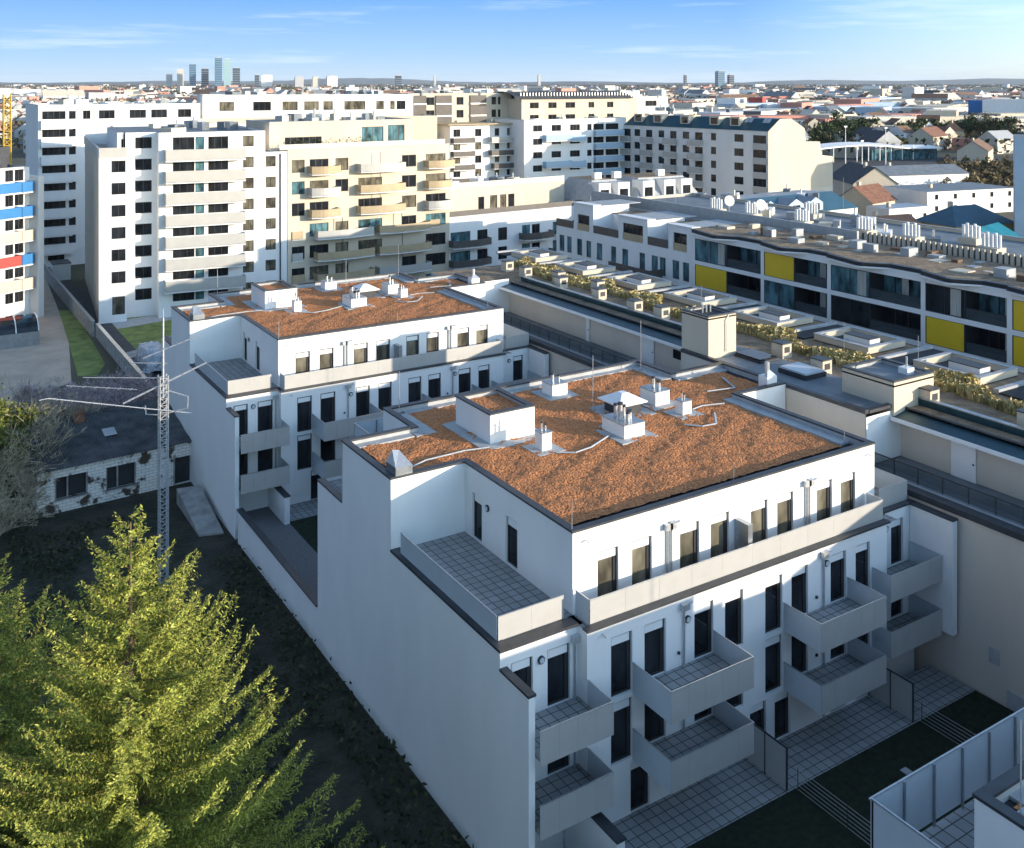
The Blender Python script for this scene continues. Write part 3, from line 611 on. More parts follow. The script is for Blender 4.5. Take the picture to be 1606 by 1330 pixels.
        b = MB(); b.box(x0 - .6, x1 + 1.0, y1 + .5, y1 + 2.2, 12.01, 12.12, M['black']); b.box(x0 - .6, x1 + 1, y1 + 2.2, y1 + 2.6, 12.01, 12.3, M['flashing']); b.build('roof_strip', lw)
    for i, (x, y) in enumerate(((53.0, 58.5), (61, 50), (61.5, 66), (62.2, 44.5))): rod(T, x, y, 12, 2.6)
    return T
row_c()
def grass_strip(x0, x1, y0, y1, n, name, label=None):
    rnd = random.Random(5); b = MB(); ms = [mat('dry_grass_' + s, c, .95, c2=c2, scale=2) for s, c, c2 in (('pale', (.62, .50, .24), (.42, .33, .15)), ('olive', (.42, .35, .13), (.28, .23, .08)), ('straw', (.70, .55, .28), (.50, .38, .18)))]
    for k in range(n):
        y = rnd.uniform(y0, y1); xm = x0 + .5 + .6 * math.sin(y * .35); x = xm + rnd.uniform(0, (x1 - x0 - 1) * (.6 + .4 * math.sin(y * .8)))
        if math.sin(x * 3.1 + y * 1.9) + math.sin(y * 2.7 - x) < -1.4: continue
        a = rnd.uniform(0, 6.3); h = rnd.uniform(.15, .5) + .25 * (1 + math.sin(y * 1.3 + x * 2)) * rnd.random(); l = rnd.uniform(.1, .3); dx, dy = math.cos(a) * l, math.sin(a) * l
        b.face([(x - dx * .5, y - dy * .5, 12.0), (x + dx * .5, y + dy * .5, 12.0), (x + dx * .7 + rnd.uniform(-.15, .15), y + dy * .7, 12 + h), (x - dx * .4, y - dy * .4 + rnd.uniform(-.15, .15), 12 + h * .9)], ms[k % 3])
    b.build(name, kind='stuff')
grass_strip(58.7, 62.7, 14, 95, 52000, 'dry_grass')

# ------------------------------------------------------------ row D: glazed terrace houses with yellow panels
def row_d():
    T = thing('terraced_apartment_row', 'low white apartment row with glazed loggias and mustard yellow panels', 'building', (84, 65, -.9))
    XF = 78.7; w = MB(); pl = M['plaster']; gp_ = M['greyplaster']
    bays = [(85.5, 75.2, 'gy'), (74.9, 66.5, 'yg'), (66.1, 55.9, 'gg'), (55.6, 47.8, 'gy'), (47.5, 37.6, 'yy'), (37.4, 27.4, 'gy'), (27.1, 17.1, 'yg')]
    zs = [(12.25, 14.75), (9.35, 11.8), (6.4, 8.9)]
    for bi, (ya, yb, kind) in enumerate(bays):
        ym = ya - (ya - yb) * (.5 if kind != 'gg' else .45); xo = XF - .0
        # white slabs and piers
        for z0, z1 in ((14.75, 15.3), (11.8, 12.25), (8.9, 9.35)): w.box(xo - .05, xo + 2.6, yb, ya, z0, z1, pl)
        w.box(xo - .07, xo + 2.5, ya - .05, ya + .4, -.9, 15.32, pl)
        w.box(xo + 2.5, xo + 9, yb, ya, -.9, 15.26, pl)
        for si, (z0, z1) in enumerate(zs):
            k = (kind + 'g')[si] if si < 2 else 'g'
            if k == 'y':
                b = MB(); b.box(xo - .02, xo + .05, ym + .1, ya - .15, z0 + .05, z1 - .05, M['yellow'])
                for (p, q, r_, s) in ((ym, ym + .1, z0, z1), (ya - .15, ya - .05, z0, z1)): b.box(xo - .03, xo + .06, p, q, r_, s, M['frame'])
                b.box(xo - .03, xo + .06, ym + .1, ya - .15, z0, z0 + .05, M['frame']); b.box(xo - .03, xo + .06, ym + .1, ya - .15, z1 - .05, z1, M['frame']); b.build('yellow_panel', T)
            else:
                f = MB(); n = 2
                for q in range(n + 1): y = ym + (ya - .1 - ym) * q / n; f.box(xo - .03, xo + .06, y, y + .09, z0, z1, M['frame'])
                f.box(xo - .03, xo + .06, ym, ya, z0, z0 + .08, M['frame']); f.box(xo - .03, xo + .06, ym, ya, z1 - .08, z1, M['frame']); fo = f.build('window', T)
                p = MB(); p.face([(xo, ya, z0), (xo, ym, z0), (xo, ym, z1), (xo, ya, z1)], M['glass3'] if (bi + si) % 2 == 0 else M['glass']); p.build('pane', fo)
                if (bi * 3 + si) % 3 != 1:
                    c = MB()
                    c.box(xo - .012, xo - .004, ym + .4, ym + 1.4, z0 + .1, z1 - .1, M['curtain'])
                    c.build('curtain', fo)
            # recessed loggia on the right half: back wall glazing, railing, side reveal
            lg = MB(); lg.face([(xo + 2.0, ym, z0), (xo + 2.0, yb, z0), (xo + 2.0, yb, z1), (xo + 2.0, ym, z1)], M['glass3'] if si == 0 else M['glass'])
            lg.box(xo + .05, xo + 2.0, ym - .04, ym + .02, z0, z1, M['darkmetal'])
            for q in range(5): y = yb + (ym - yb) * q / 4; lg.box(xo + 1.9, xo + 1.98, y, y + .08, z0, z1, M['frame'])
            lo = lg.build('loggia', T)
            rl = MB(); rl.box(xo, xo + .03, yb + .05, ym - .05, z0 - .05, z0 + .95, M['clear']); rl.box(xo - .02, xo + .05, yb, ym, z0 + .95, z0 + 1.0, M['darkmetal'])
            rl.build('glass_railing', lo)
            if si == 0 or (bi % 2 and si == 1):
                rl = MB(); rl.box(xo + 1.5, xo + 1.56, yb + .5 + bi % 3, yb + 1.2 + bi % 3, z0, z1, M['curtain']); rl.build('curtain', lo)
    w.build('wall', T)
    # wavy roof edge: each bay's roof steps out over the flush part
    r = MB()
    pts = []
    for ya, yb, kind in bays:
        ym = (ya + yb) / 2; pts += [(XF - .5, ya + .3), (XF - 1.7, ym + .8), (XF - 1.6, ym + .3), (XF - .1, ym - 1.6), (XF - .1, yb)]
    prev = None
    P = [(87.7, 86)] + pts + [(87.7, 17)]
    r.prism(P, 15.32, 15.46, M['whitep'], M['membrane']); P2 = [(87.6, 85.8)] + [(x + .25, y) for x, y in pts] + [(87.6, 17.2)]
    r.prism(P2, 15.46, 15.78, M['black'], M['membrane']); P3 = [(87.5, 85.6)] + [(x + .5, y) for x, y in pts] + [(87.5, 17.4)]
    r.prism(P3, 15.78, 15.86, M['zinc'], M['gravel2']); ro = r.build('roof', T)
    rnd = random.Random(11)
    for k in range(60):
        y = 18 + k * 1.12; x = 83.0 + rnd.uniform(-3.5, 3); b = MB(); h = rnd.choice([.06, .12, .3, .5, .8]); b.box(x, x + rnd.uniform(.6, 1.8), y, y + rnd.uniform(.6, 1.6), 15.84, 15.84 + h, rnd.choice([M['flashing'], M['cream'], M['zinc'], M['skin']])); b.build('roof_box', ro)
    # left white part with terraces
    w = MB(); f0 = 9.2; yy = [(113.4, 109.3, 13.7, 0), (109.3, 104.9, 16.4, 1), (104.9, 99.6, 13.0, 0), (99.6, 93.9, 15.8, 1), (93.9, 90.1, 13.0, 0), (90.1, 86.0, 15.8, 1)]
    for ya, yb, zt, pier in yy:
        H = [(.7, 1.9, f0 + .3, f0 + 2.5, 't'), ((ya - yb) - 1.6, (ya - yb) - .5, f0 + .3, f0 + 2.5, 't')] if ya - yb > 3.7 else [(.8, 2.6, f0 + .3, f0 + 2.5, 't')]
        if pier: H += [(.9, ya - yb - .9, 13.1, 15.0, 'd')]
        facade(w, T, (XF, ya), (XF, yb), -.9, zt if pier else 13.0, pl, H, False, .2)
        if pier:
            w.wall((XF, yb), (XF + 6, yb), 12.9, zt, pl); w.wall((XF + 6, ya), (XF, ya), 12.9, zt, pl)
            w.prism([(XF, yb), (XF + 8, yb), (XF + 8, ya), (XF, ya)], zt - .05, zt, pl, M['flashing']); w.box(XF - .1, XF + 1.2, yb - .1, ya + .1, zt, zt + .12, M['whitep'])
            b = MB(); b.box(XF - .05, XF - .01, yb + .9, ya - .9, 12.9, 13.8, M['tan']); b.build('balustrade', T)
        else:
            w.wall((XF + 3.2, ya), (XF + 3.2, yb), 12.9, 15.3, M['plaster']); w.prism([(XF + 3.2, yb), (XF + 8, yb), (XF + 8, ya), (XF + 3.2, ya)], 15.2, 15.32, pl, M['gravel2'])
            w.face([(XF, ya, 12.95), (XF, yb, 12.95), (XF + 3.2, yb, 12.95), (XF + 3.2, ya, 12.95)], M['membrane'])
            b = MB(); b.box(XF - .05, XF, yb + .05, ya - .05, 12.9, 13.9, M['panel_d']); b.build('balustrade', T)
            window(T, (XF + 3.2, ya), (XF + 3.2, yb), .8, 2.6, 13.0, 15.0, 'd')
    w.wall((XF + 8, 113.4), (XF, 113.4), -.9, 13.0, pl)
    w.wall((87.8, 17), (87.8, 113.4), -.9, 15.3, pl)
    w.build('side_wall', T)
    # small terrace rail in front
    b = MB(); b.box(76.6, 76.65, 91.2, 99, 9.1, 10.3, M['panel_d']); b.box(76.6, 78.7, 91.15, 91.2, 9.1, 10.3, M['panel_d']); b.box(76.5, 78.7, 91.1, 99, 8.9, 9.1, M['whitep']); b.build('terrace', T)
    return T
row_d()
# ------------------------------------------------------------ apartment buildings beyond the blocks
def body(T, P, z0, z1, m, mt, faces=None, skip=(), name='wall', par=.5):
    b = MB()
    for i in range(len(P)):
        if i in skip: continue
        b.wall(P[i], P[(i + 1) % len(P)], z0, z1, m)
    b.face([(x, y, z1 - par) for x, y in P], mt)
    if par > .1: parapet(b, P, z1 - par, z1, .3, m, M['flashing'], .04)
    return b
def rtop(T, P, z, n, seed, smax=1.6):
    """small boxes, flues and hoods standing on a roof"""
    rnd = random.Random(seed); xs = [p[0] for p in P]; ys = [p[1] for p in P]
    for k in range(n):
        a, c = rnd.uniform(.12, .88), rnd.uniform(.12, .88)
        q = Vector(P[0]).lerp(Vector(P[1]), a); r = Vector(P[3]).lerp(Vector(P[2]), a); s = q.lerp(r, c)
        b = MB(); h = rnd.uniform(.5, 1.4); w = rnd.uniform(.6, smax); b.box(s.x - w, s.x + w, s.y - w * .6, s.y + w * .6, z, z + h, rnd.choice([M['plaster'], M['zinc'], M['flashing'], M['cream'], M['membrane']]), rot=.6)
        if rnd.random() < .5: b.tube((s.x, s.y, z + h), (s.x, s.y, z + h + .8), .15, M['galv'], 6)
        b.build('roof_box', T)
def balc(T, F, sa, sb, z0, z1, out, mf, curve=0, ms=None, name='balcony', slab=True):
    """balcony in front of facade F between sa and sb, panels from z0 to z1, projecting by out"""
    n = 8 if curve else 1; A = []
    for i in range(n + 1):
        t = i / n; A.append(F.pt(sa + (sb - sa) * t, -out * (1 + curve * math.sin(math.pi * t) * .35 if curve else 1)))
    a, c = F.pt(sa, -.02), F.pt(sb, -.02); P = [a] + A + [c]
    b = MB()
    if slab: b.prism(list(P), z0 - .25, z0, M['plaster'])
    s = b.build(name, T) if slab else None
    r = MB()
    for p, q in zip(P, P[1:]):
        p, q = Vector(p), Vector(q); u = (q - p); 
        if u.length < .01: continue
        u.normalize(); nn = Vector((-u.y, u.x)) * .05
        r.prism([tuple(p), tuple(q), tuple(q + nn), tuple(p + nn)], z0 - .12, z1, mf)
    r.build('balustrade', s or T)
    return s
YD = Vector((0, 1))
# --- white tower E
def tower_e():
    F = Fac(at(155, 0, 138), at(450, 0, 149.5)); p0, p1 = F.p0, F.p1
    T = thing('apartment_tower', 'tall white apartment tower with eight grey balcony bands stacked on its front, beside the lawn', 'building', (*F.pt(F.L / 2, 10), -.9))
    b = MB(); zt = 25.5; zl = 22.3; pl = M['plaster']; S_ = F.s
    zc = [24.0 - 3.1 * k for k in range(8)]
    s1, s2, s3, s4, s5 = S_(199), S_(249), S_(257), S_(380), S_(416)
    def holes(cols, rows, o, hh=.78, st='d'): return [(S_(a) - o, S_(c) - o, z - hh, z + hh, st) for a, c in cols for z in rows]
    # left flush part
    facade(b, T, F.pt(0), F.pt(s1), -.9, zl, pl, holes([(174.7, 197.0)], zc[1:7], 0, .82) + [(S_(176), S_(196), .2, 2.7, 'c')])
    b.wall(F.pt(s1), F.pt(s1, 2.2), -.9, zl, pl)
    q0, q1 = F.pt(s1, 2.2), F.pt(s2, 2.2); FR = Fac(q0, q1)
    facade(b, T, q0, q1, -.9, zt, pl, [(FR.s(212), FR.s(238), z - .8, z + .8) for z in zc])
    b.wall(q1, F.pt(s2), -.9, zt, pl); b.wall(F.pt(s2), F.pt(s3), -.9, zt, pl)
    facade(b, T, F.pt(s3), F.pt(s4), -.9, zt, pl, [(S_(a) - s3, S_(c) - s3, z - 1.0, z + .8, st) for a, c, st in ((271, 305, 'm'), (306.5, 320, 't'), (326.5, 358, 'm')) for z in zc] )
    facade(b, T, F.pt(s4), F.pt(s5), -.9, zt, pl, [(max(.1, S_(378) - s4), S_(398) - s4, z - .8, z + .8, 'c') for z in zc])
    facade(b, T, F.pt(s5), F.pt(F.L), -.9, zl, pl, [(.05 if S_(408) < s5 else S_(408) - s5, S_(432.5) - s5, z - .8, z + .8, 'c') for z in zc[1:]])
    YD = F.n; B0 = p0 + YD * 36; B1 = p1 + YD * 30
    b.wall(tuple(B0), tuple(p0), -.9, zl, M['cream'], [(35.0 - 7, 35.6 - 6.4, .5, 3.4)]); b.wall(tuple(p1), tuple(B1), -.9, zl, pl); b.wall(tuple(B1), tuple(B0), -.9, zt, pl)  # side wall in cream: warm reflected light put into its colour
    C0 = Vector(F.pt(s1)); C1 = Vector(F.pt(s5)); 
    b.wall(tuple(C0 + YD * 30), tuple(C0 + YD * 2.6), zl - .5, zt, pl); b.wall(tuple(C1), tuple(C1 + YD * 30), zl - .5, zt, pl)
    b.face([(*tuple(p0), zl - .01), (*tuple(C0 + YD * 0), zl - .01), (*tuple(C0 + YD * 30), zl - .01), (*tuple(B0), zl - .01)], M['membrane'])
    b.face([(*tuple(C1), zl - .01), (*tuple(p1), zl - .01), (*tuple(B1), zl - .01), (*tuple(C1 + YD * 30), zl - .01)], M['membrane'])
    P = [F.pt(s1, 2.2), F.pt(s2, 2.2), F.pt(s2), F.pt(s5), tuple(C1 + YD * 30), tuple(C0 + YD * 30)]
    b.face([(x, y, zt - .3) for x, y in P], M['membrane'])
    b.build('wall', T)
    # set-back top storey on the left
    b = MB(); q = [F.pt(2.6, 2.6), F.pt(s1 - .2, 2.6), tuple(Vector(F.pt(s1 - .2, 2.6)) + YD * 20), tuple(Vector(F.pt(2.6, 2.6)) + YD * 20)]
    facade(b, T, q[0], q[1], zl, zt, pl, [(.5, 1.6, zl + .1, zl + 2.3)]); b.wall(q[3], q[0], zl, zt, pl); b.face([(x, y, zt) for x, y in q], M['membrane']); b.build('penthouse', T)
    b = MB(); e = .08
    for a, c in ((tuple(p0), F.pt(s1)), (tuple(B0), tuple(p0))):
        a, c = Vector(a), Vector(c); u = (c - a).normalized(); nn = Vector((-u.y, u.x)) * .15; b.prism([tuple(a - nn), tuple(c - nn), tuple(c + nn), tuple(a + nn)], zl - .1, zl + 1.25, M['panel'])
    b.build('terrace_parapet', T)
    for i, z in enumerate(zc):
        if i < 7: balc(T, F, s3 + .05, s4 + .2, z - 2.38, z - .9, 1.6, M['panel'], slab=True)
    # small triangular hoods beside column A
    PT = [F.pt(s2), F.pt(s5), tuple(C1 + YD * 30), tuple(Vector(F.pt(s2)) + YD * 30)]
    rtop(T, PT, zt - .3, 9, 3); b = MB(); c = F.pt(F.L - 1.0, -.1); b.tube((c[0], c[1], -.5), (c[0], c[1], zl - .3), .09, M['darkmetal'], 6); b.build('rainwater_pipe', T)
    return F
FE = tower_e()
# --- white building F behind it
def building_f():
    F = Fac(at(60, 0, 180), at(314, 0, 196))
    T = thing('apartment_building', 'tall white building at the left behind the tower, lower storeys in blue shade', 'building', (*F.pt(10, 8), -.9))
    b = MB(); zc = [26.7 - 3.26 * k for k in range(9)]; S_ = F.s; P = [F.pt(0), F.pt(F.L), F.pt(F.L, 16), F.pt(0, 16)]
    b = body(T, P, -.9, 28.6, M['plaster'], M['membrane'], skip=(0,))
    H = [(S_(66), S_(103), z - .75, z + .75, 'm') for z in zc[:8]] + [(S_(108), S_(119), z - .75, z + .75) for z in zc[:8]] + [(S_(a), S_(c), 25.9, 27.5, 'm') for a, c in ((130, 142),  (155, 180), (203, 229), (237, 262), (279, 300))] + [(S_(75), S_(101), .2, 2.6, 'm')]
    H += [(S_(a), S_(c), z - .75, z + .75, 'm') for a, c in ((155, 180), (203, 229), (237, 262)) for z in zc[1:5]]
    H = [h for h in H if h[1] < F.L - .1]
    facade(b, T, P[0], P[1], -.9, 28.6, M['plaster'], H); b.build('wall', T)
    for z in zc[:8]: balc(T, F, .3, S_(112), z - 2.3, z - .95, 1.1, M['plaster'])
    rtop(T, P, 28.1, 12, 9)
building_f()
# --- beige building H with curved balconies
def building_h():
    F = Fac(at(451, 0, 149.6), at(705, 0, 165.5)); S_ = F.s
    T = thing('apartment_building', 'cream apartment building with curved tan balconies beside the white tower', 'building', (*F.pt(12, 8), -.9))
    P = [F.pt(0), F.pt(F.L), F.pt(F.L, 15), F.pt(0, 15)]; b = body(T, P, -.9, 22.5, M['cream'], M['gravel2'], skip=(0,))
    k = .3113; U = lambda x: 400 + x * k
    zc = [20.0 - 3.28 * i for i in range(7)]
    cols = [(185, 250), (275, 370), (405, 470), (520, 640), (740, 812), (860, 960)]
    H = []; rnd = random.Random(4)
    for i, z in enumerate(zc):
        for j, (a, c) in enumerate(cols):
            if rnd.random() < .12: continue
            st = rnd.choice(['c', 'c', 'd', 'm', 't']); H.append((S_(U(a)), min(S_(U(c)), F.L - .2), z - 1.0, z + .95, st))
    facade(b, T, P[0], P[1], -.9, 22.5, M['cream'], H); b.build('wall', T)
    rows = {0: [(265, 410), (510, 735), (850, 980)], 1: [(265, 410), (510, 735), (850, 965)], 2: [(265, 410), (510, 735), (850, 965)], 3: [(185, 240), (295, 575), (605, 860), (880, 930)], 4: [(185, 240), (295, 580), (605, 865)], 5: [(185, 250), (295, 580), (605, 865)], 6: [(295, 580), (605, 865)]}
    for i, l in rows.items():
        for j, (a, c) in enumerate(l):
            m = M['tan'] if (i + j) % 3 != 1 else M['panel']
            w = S_(U(c)) - S_(U(a)); balc(T, F, S_(U(a)), min(S_(U(c)), F.L + .5), zc[i] - 1.15, zc[i] - .05, 1.7 if w > 3 else .15, m, 1 if w > 3 else 0)
            if w > 6:
                q = F.pt(S_(U(a)) + w * .45, -1.2); b = MB(); b.tube((*q, zc[i] - 1.15), (*q, zc[i] + 1.7), .06, M['darkmetal'], 5); b.build('privacy_post', T)
    # penthouse
    q = [F.pt(-1.5, 3.5), F.pt(S_(665), 3.5), F.pt(S_(665), 14), F.pt(-1.5, 14)]
    b = body(T, q, 22.0, 26.6, M['cream'], M['membrane'], skip=(0,), par=.2); 
    facade(b, T, q[0], q[1], 22.0, 26.6, M['cream'], [(S_(475), S_(533), 22.3, 24.2, 'm'), (S_(596), S_(630), 22.3, 25.5, 't'), (S_(637), S_(663), 22.3, 25.7, 't')]); b.build('penthouse', T)
    b = MB(); a, c = F.pt(S_(440), .4), F.pt(S_(700), .4); a, c = Vector(a), Vector(c); nn = F.n * .05
    b.prism([tuple(a), tuple(c), tuple(c + nn), tuple(a + nn)], 22.5, 23.3, M['panel']); b.build('terrace_railing', T)
    bush = MB(); rnd = random.Random(2); mg = mat('terrace_plants', (.10, .11, .04), .9, c2=(.03, .04, .02), scale=4)
    for k_ in range(500):
        q_ = F.pt(rnd.uniform(.5, F.L * .55), rnd.uniform(.8, 1.6)); z_ = 22.2 + rnd.random() ** 2 * 1.9; d_ = Vector((rnd.uniform(-1, 1), rnd.uniform(-1, 1), rnd.uniform(-1, 1))) * .22; e_ = Vector((rnd.uniform(-1, 1), rnd.uniform(-1, 1), rnd.uniform(-1, 1))) * .22; c_ = Vector((*q_, z_)); bush.face([c_ - d_, c_ + e_, c_ + d_], mg)
    bush.build('terrace_planting', T)
    rtop(T, q, 26.4, 16, 21, 1.3)
    # wing along the courtyard
    F2 = Fac(at(704, 0, 165.5), at(916, 0, 183)); S2 = F2.s
    T2 = thing('apartment_wing', 'low apartment wing in blue shade right of the cream building, with a roof terrace', 'building', (*F2.pt(10, 7), -.9))
    P = [F2.pt(0), F2.pt(F2.L), F2.pt(F2.L, 13), F2.pt(0, 13)]; zt = 10.2
    b = body(T2, P, -.9, zt, M['cream'], M['membrane'], skip=(0,)); V = lambda x: 400 + x * k
    H = [(S2(V(a)), S2(V(c)), z, z + 2.2, st) for z in (2.1, 5.4) for a, c, st in ((985, 1085, 't'), (1120, 1172, 'd'), (1225, 1270, 'd'), (1345, 1385, 't'), (1395, 1435, 'd'), (1500, 1560, 't'), (1600, 1640, 'd'))]
    facade(b, T2, P[0], P[1], -.9, zt, M['plaster'], H); b.build('wall', T2)
    for z in (2.0, 5.3):
        for a, c in ((975, 1165), (1330, 1480), (1520, 1650)): balc(T2, F2, S2(V(a)), S2(V(c)), z, z + 1.1, 1.6, M['panel_d'], 1)
    q = [F2.pt(.5, 4.5), F2.pt(F2.L - 1, 4.5), F2.pt(F2.L - 1, 13), F2.pt(.5, 13)]
    b = body(T2, q, zt - .5, 14.3, M['cream'], M['skin'], skip=(0,), par=.3); facade(b, T2, q[0], q[1], zt - .5, 14.3, M['cream'], [(8.5, 9.8, zt + .1, zt + 2.4, 'd'), (11, 12.6, zt, zt + 2.5, 'c'), (13.2, 14.6, zt, zt + 2.5, 'c'), (15, 16.4, zt, zt + 2.5, 'd')]); b.build('penthouse', T2)
    b = MB(); a, c = Vector(F2.pt(.2, .15)), Vector(F2.pt(F2.L, .15)); nn = F2.n * .05; b.prism([tuple(a), tuple(c), tuple(c + nn), tuple(a + nn)], zt, zt + .9, M['panel_d']); b.build('terrace_railing', T2)
    b = MB(); a, c = Vector(q[0]), Vector(q[1]); nn = F2.n * .05; b.prism([tuple(a), tuple(c), tuple(c + nn), tuple(a + nn)], 14.35, 15.3, M['panel']); b.build('roof_railing', T2)
    rtop(T2, q, 14.0, 8, 5)
building_h()
# --- generic building: facade between two view directions
def apt(name, label, u0, D0, u1, D1, zt, m, mt, cols, rows, deep=14, zb=-.9, seed=1, hh=.75, styles=('d', 'd', 'c'), clutter=8, back=None, par=.5, group=None, d=.18):
    F = Fac(at(u0, 0, D0), at(u1, 0, D1)); T = thing(name, label, 'building', (*F.pt(F.L / 2, deep / 2), -.9), 0, group)
    bv = Vector(back) * deep if back else F.n * deep
    P = [tuple(F.p0), tuple(F.p1), tuple(F.p1 + bv), tuple(F.p0 + bv)]
    b = body(T, P, zb, zt, m, mt, skip=(0,), par=par); rnd = random.Random(seed)
    H = [(F.s(a), F.s(c), z - hh, z + hh, rnd.choice(styles)) for z in rows for a, c in cols]
    H = [(max(.1, h[0]), min(F.L - .1, h[1])) + h[2:] for h in H if h[1] > .3 and h[0] < F.L - .3]
    facade(b, T, P[0], P[1], zb, zt, m, H, d=d); b.build('wall', T)
    if clutter: rtop(T, P, zt - par, clutter, seed)
    return T, F, P
T, F, P = apt('apartment_building', 'long white building with tan blinds on its top storey, behind the white tower', 318, 205, 648, 222, 30.1, M['plaster'], M['membrane'],
    [(344, 367), (397, 425), (443, 467), (477, 500), (507, 522), (540, 573), (590, 602), (612, 619), (622, 636)], [27.7], hh=.95, styles=('c', 'c', 'm'), clutter=22, zb=24)
b = body(T, [F.pt(-2, -5), F.pt(F.L + 4, -5), F.pt(F.L + 4, 14), F.pt(-2, 14)], -.9, 25.4, M['cream'], M['gravel2'], skip=(0,)); F1 = Fac(F.pt(-2, -5), F.pt(F.L + 4, -5))
facade(b, T, tuple(F1.p0), tuple(F1.p1), -.9, 25.4, M['cream'], [(F1.s(u), F1.s(u + 12), z - .7, z + .7, 'm') for u in range(330, 640, 26) for z in (23, 20)]); b.build('lower_wall', T)
# J: grey and white building with dark balconies
T, F, P = apt('apartment_building', 'white building with stacked dark balconies in the middle distance, right of the cream building', 706, 221, 870, 234, 23.2, M['plaster'], M['membrane'],
    [(711, 722), (745, 755), (776, 783), (795, 813), (815, 828), (838, 852)], [21.4 - 3 * i for i in range(7)], hh=.85, styles=('d', 'c', 'm'), deep=12)
for i in range(6):
    z = 19.3 - 3 * i
    balc(T, F, F.s(707), F.s(741), z, z + 1.05, 1.5, M['panel_d']); balc(T, F, F.s(766) if i < 2 else F.s(770), F.s(824), z, z + 1.05, 1.7, M['panel_d'] if i > 0 else M['panel'])
    if i < 2: continue
b = MB(); a, c = F.pt(F.s(700), -1.2), F.pt(F.L + .3, -1.2); b.prism([a, c, F.pt(F.L + .3, 11), F.pt(F.s(700), 11)], 23.2, 23.45, M['tan']); b.build('roof_edge', T)
T, F, P = apt('apartment_building', 'set-back block of alternating white and black bays above the dark balconies', 640, 226, 802, 238, 30.2, M['cream'], M['membrane'],
    [(645, 652), (668, 681), (716, 727), (771, 778), (781, 785)], [28.4, 25.4, 22.5], hh=.9, styles=('d', 'm'), deep=9, clutter=14, zb=-.9)
for ua, uc in ((648, 668), (683, 708), (737, 762)):
    b = MB(); b.prism([F.pt(F.s(ua), -.3), F.pt(F.s(uc), -.3), F.pt(F.s(uc), 0), F.pt(F.s(ua), 0)], 8, 29.7, M['panel_d']); bo = b.build('dark_bay', T)
    for z in (27.6, 24.8): 
        b = MB(); b.prism([F.pt(F.s(ua), -.5), F.pt(F.s(uc), -.5), F.pt(F.s(uc), -.3), F.pt(F.s(ua), -.3)], z, z + .3, M['galv']); b.build('slab_edge', bo)
# K / L
T, F, P = apt('apartment_building', 'blue-shaded apartment building joining the pale row with the green roof', 822, 223, 982, 238, 24.3, M['plaster'], M['membrane'],
    [(836, 850.5), (865, 880), (894, 909.6), (921, 928), (930.5, 947), (950, 970)], [22.3 - 3.02 * i for i in range(8)], hh=.72, styles=('d', 'd', 'm'), clutter=5, deep=13)
for i in range(7):
    z = 22.3 - 3.02 * i - 2.0
    balc(T, F, F.s(931), F.s(976), z, z + 1.15, .9, M['bluegrey'])
    if i in (0, 2, 4): balc(T, F, F.s(852), F.s(893), z - .8, z + .5, 1.3, M['bluegrey']); balc(T, F, F.s(894), F.s(916), z - 1, z + .3, 1.0, M['bluegrey'])
T, F, P = apt('apartment_building', 'cream timber-clad building with a dark curved roof, behind the blue-shaded facade', 818, 232, 1000, 248, 28.8, M['cream'], M['slate'],
    [(831, 845), (860, 873), (887, 902), (923, 932), (952, 962)], [27.3, 24.4], hh=.7, styles=('d', 'm'), clutter=0, deep=14)
b = MB(); n = 8
for i in range(n):
    t0, t1 = math.pi * i / n, math.pi * (i + 1) / n; f = lambda t, s: (*F.pt(s, 7 - 7.5 * math.cos(t)), 28.8 + 1.7 * math.sin(t))
    b.face([f(t0, -2), f(t0, F.L - 2), f(t1, F.L - 2), f(t1, -2)], M['slate'])
b.build('curved_roof', T)
b = MB()
for i in range(40): q = F.pt(F.L * i / 40, .4); b.tube((*q, 28.8), (*q, 30.3), .09, M['galv'], 4)
b.build('roof_fins', T)
apt('apartment_building', 'small white penthouse block with flat roof above the green-roofed row', 1003, 262, 1047, 266, 29.0, M['plaster'], M['membrane'], [(1012, 1030)], [27.2], clutter=3, deep=10)
apt('apartment_building', 'narrow grey-white block right of the dark curved roof', 972, 255, 1003, 258, 30.6, M['plaster'], M['membrane'], [(978, 984), (990, 996)], [28.5, 25.5], clutter=3, deep=10)
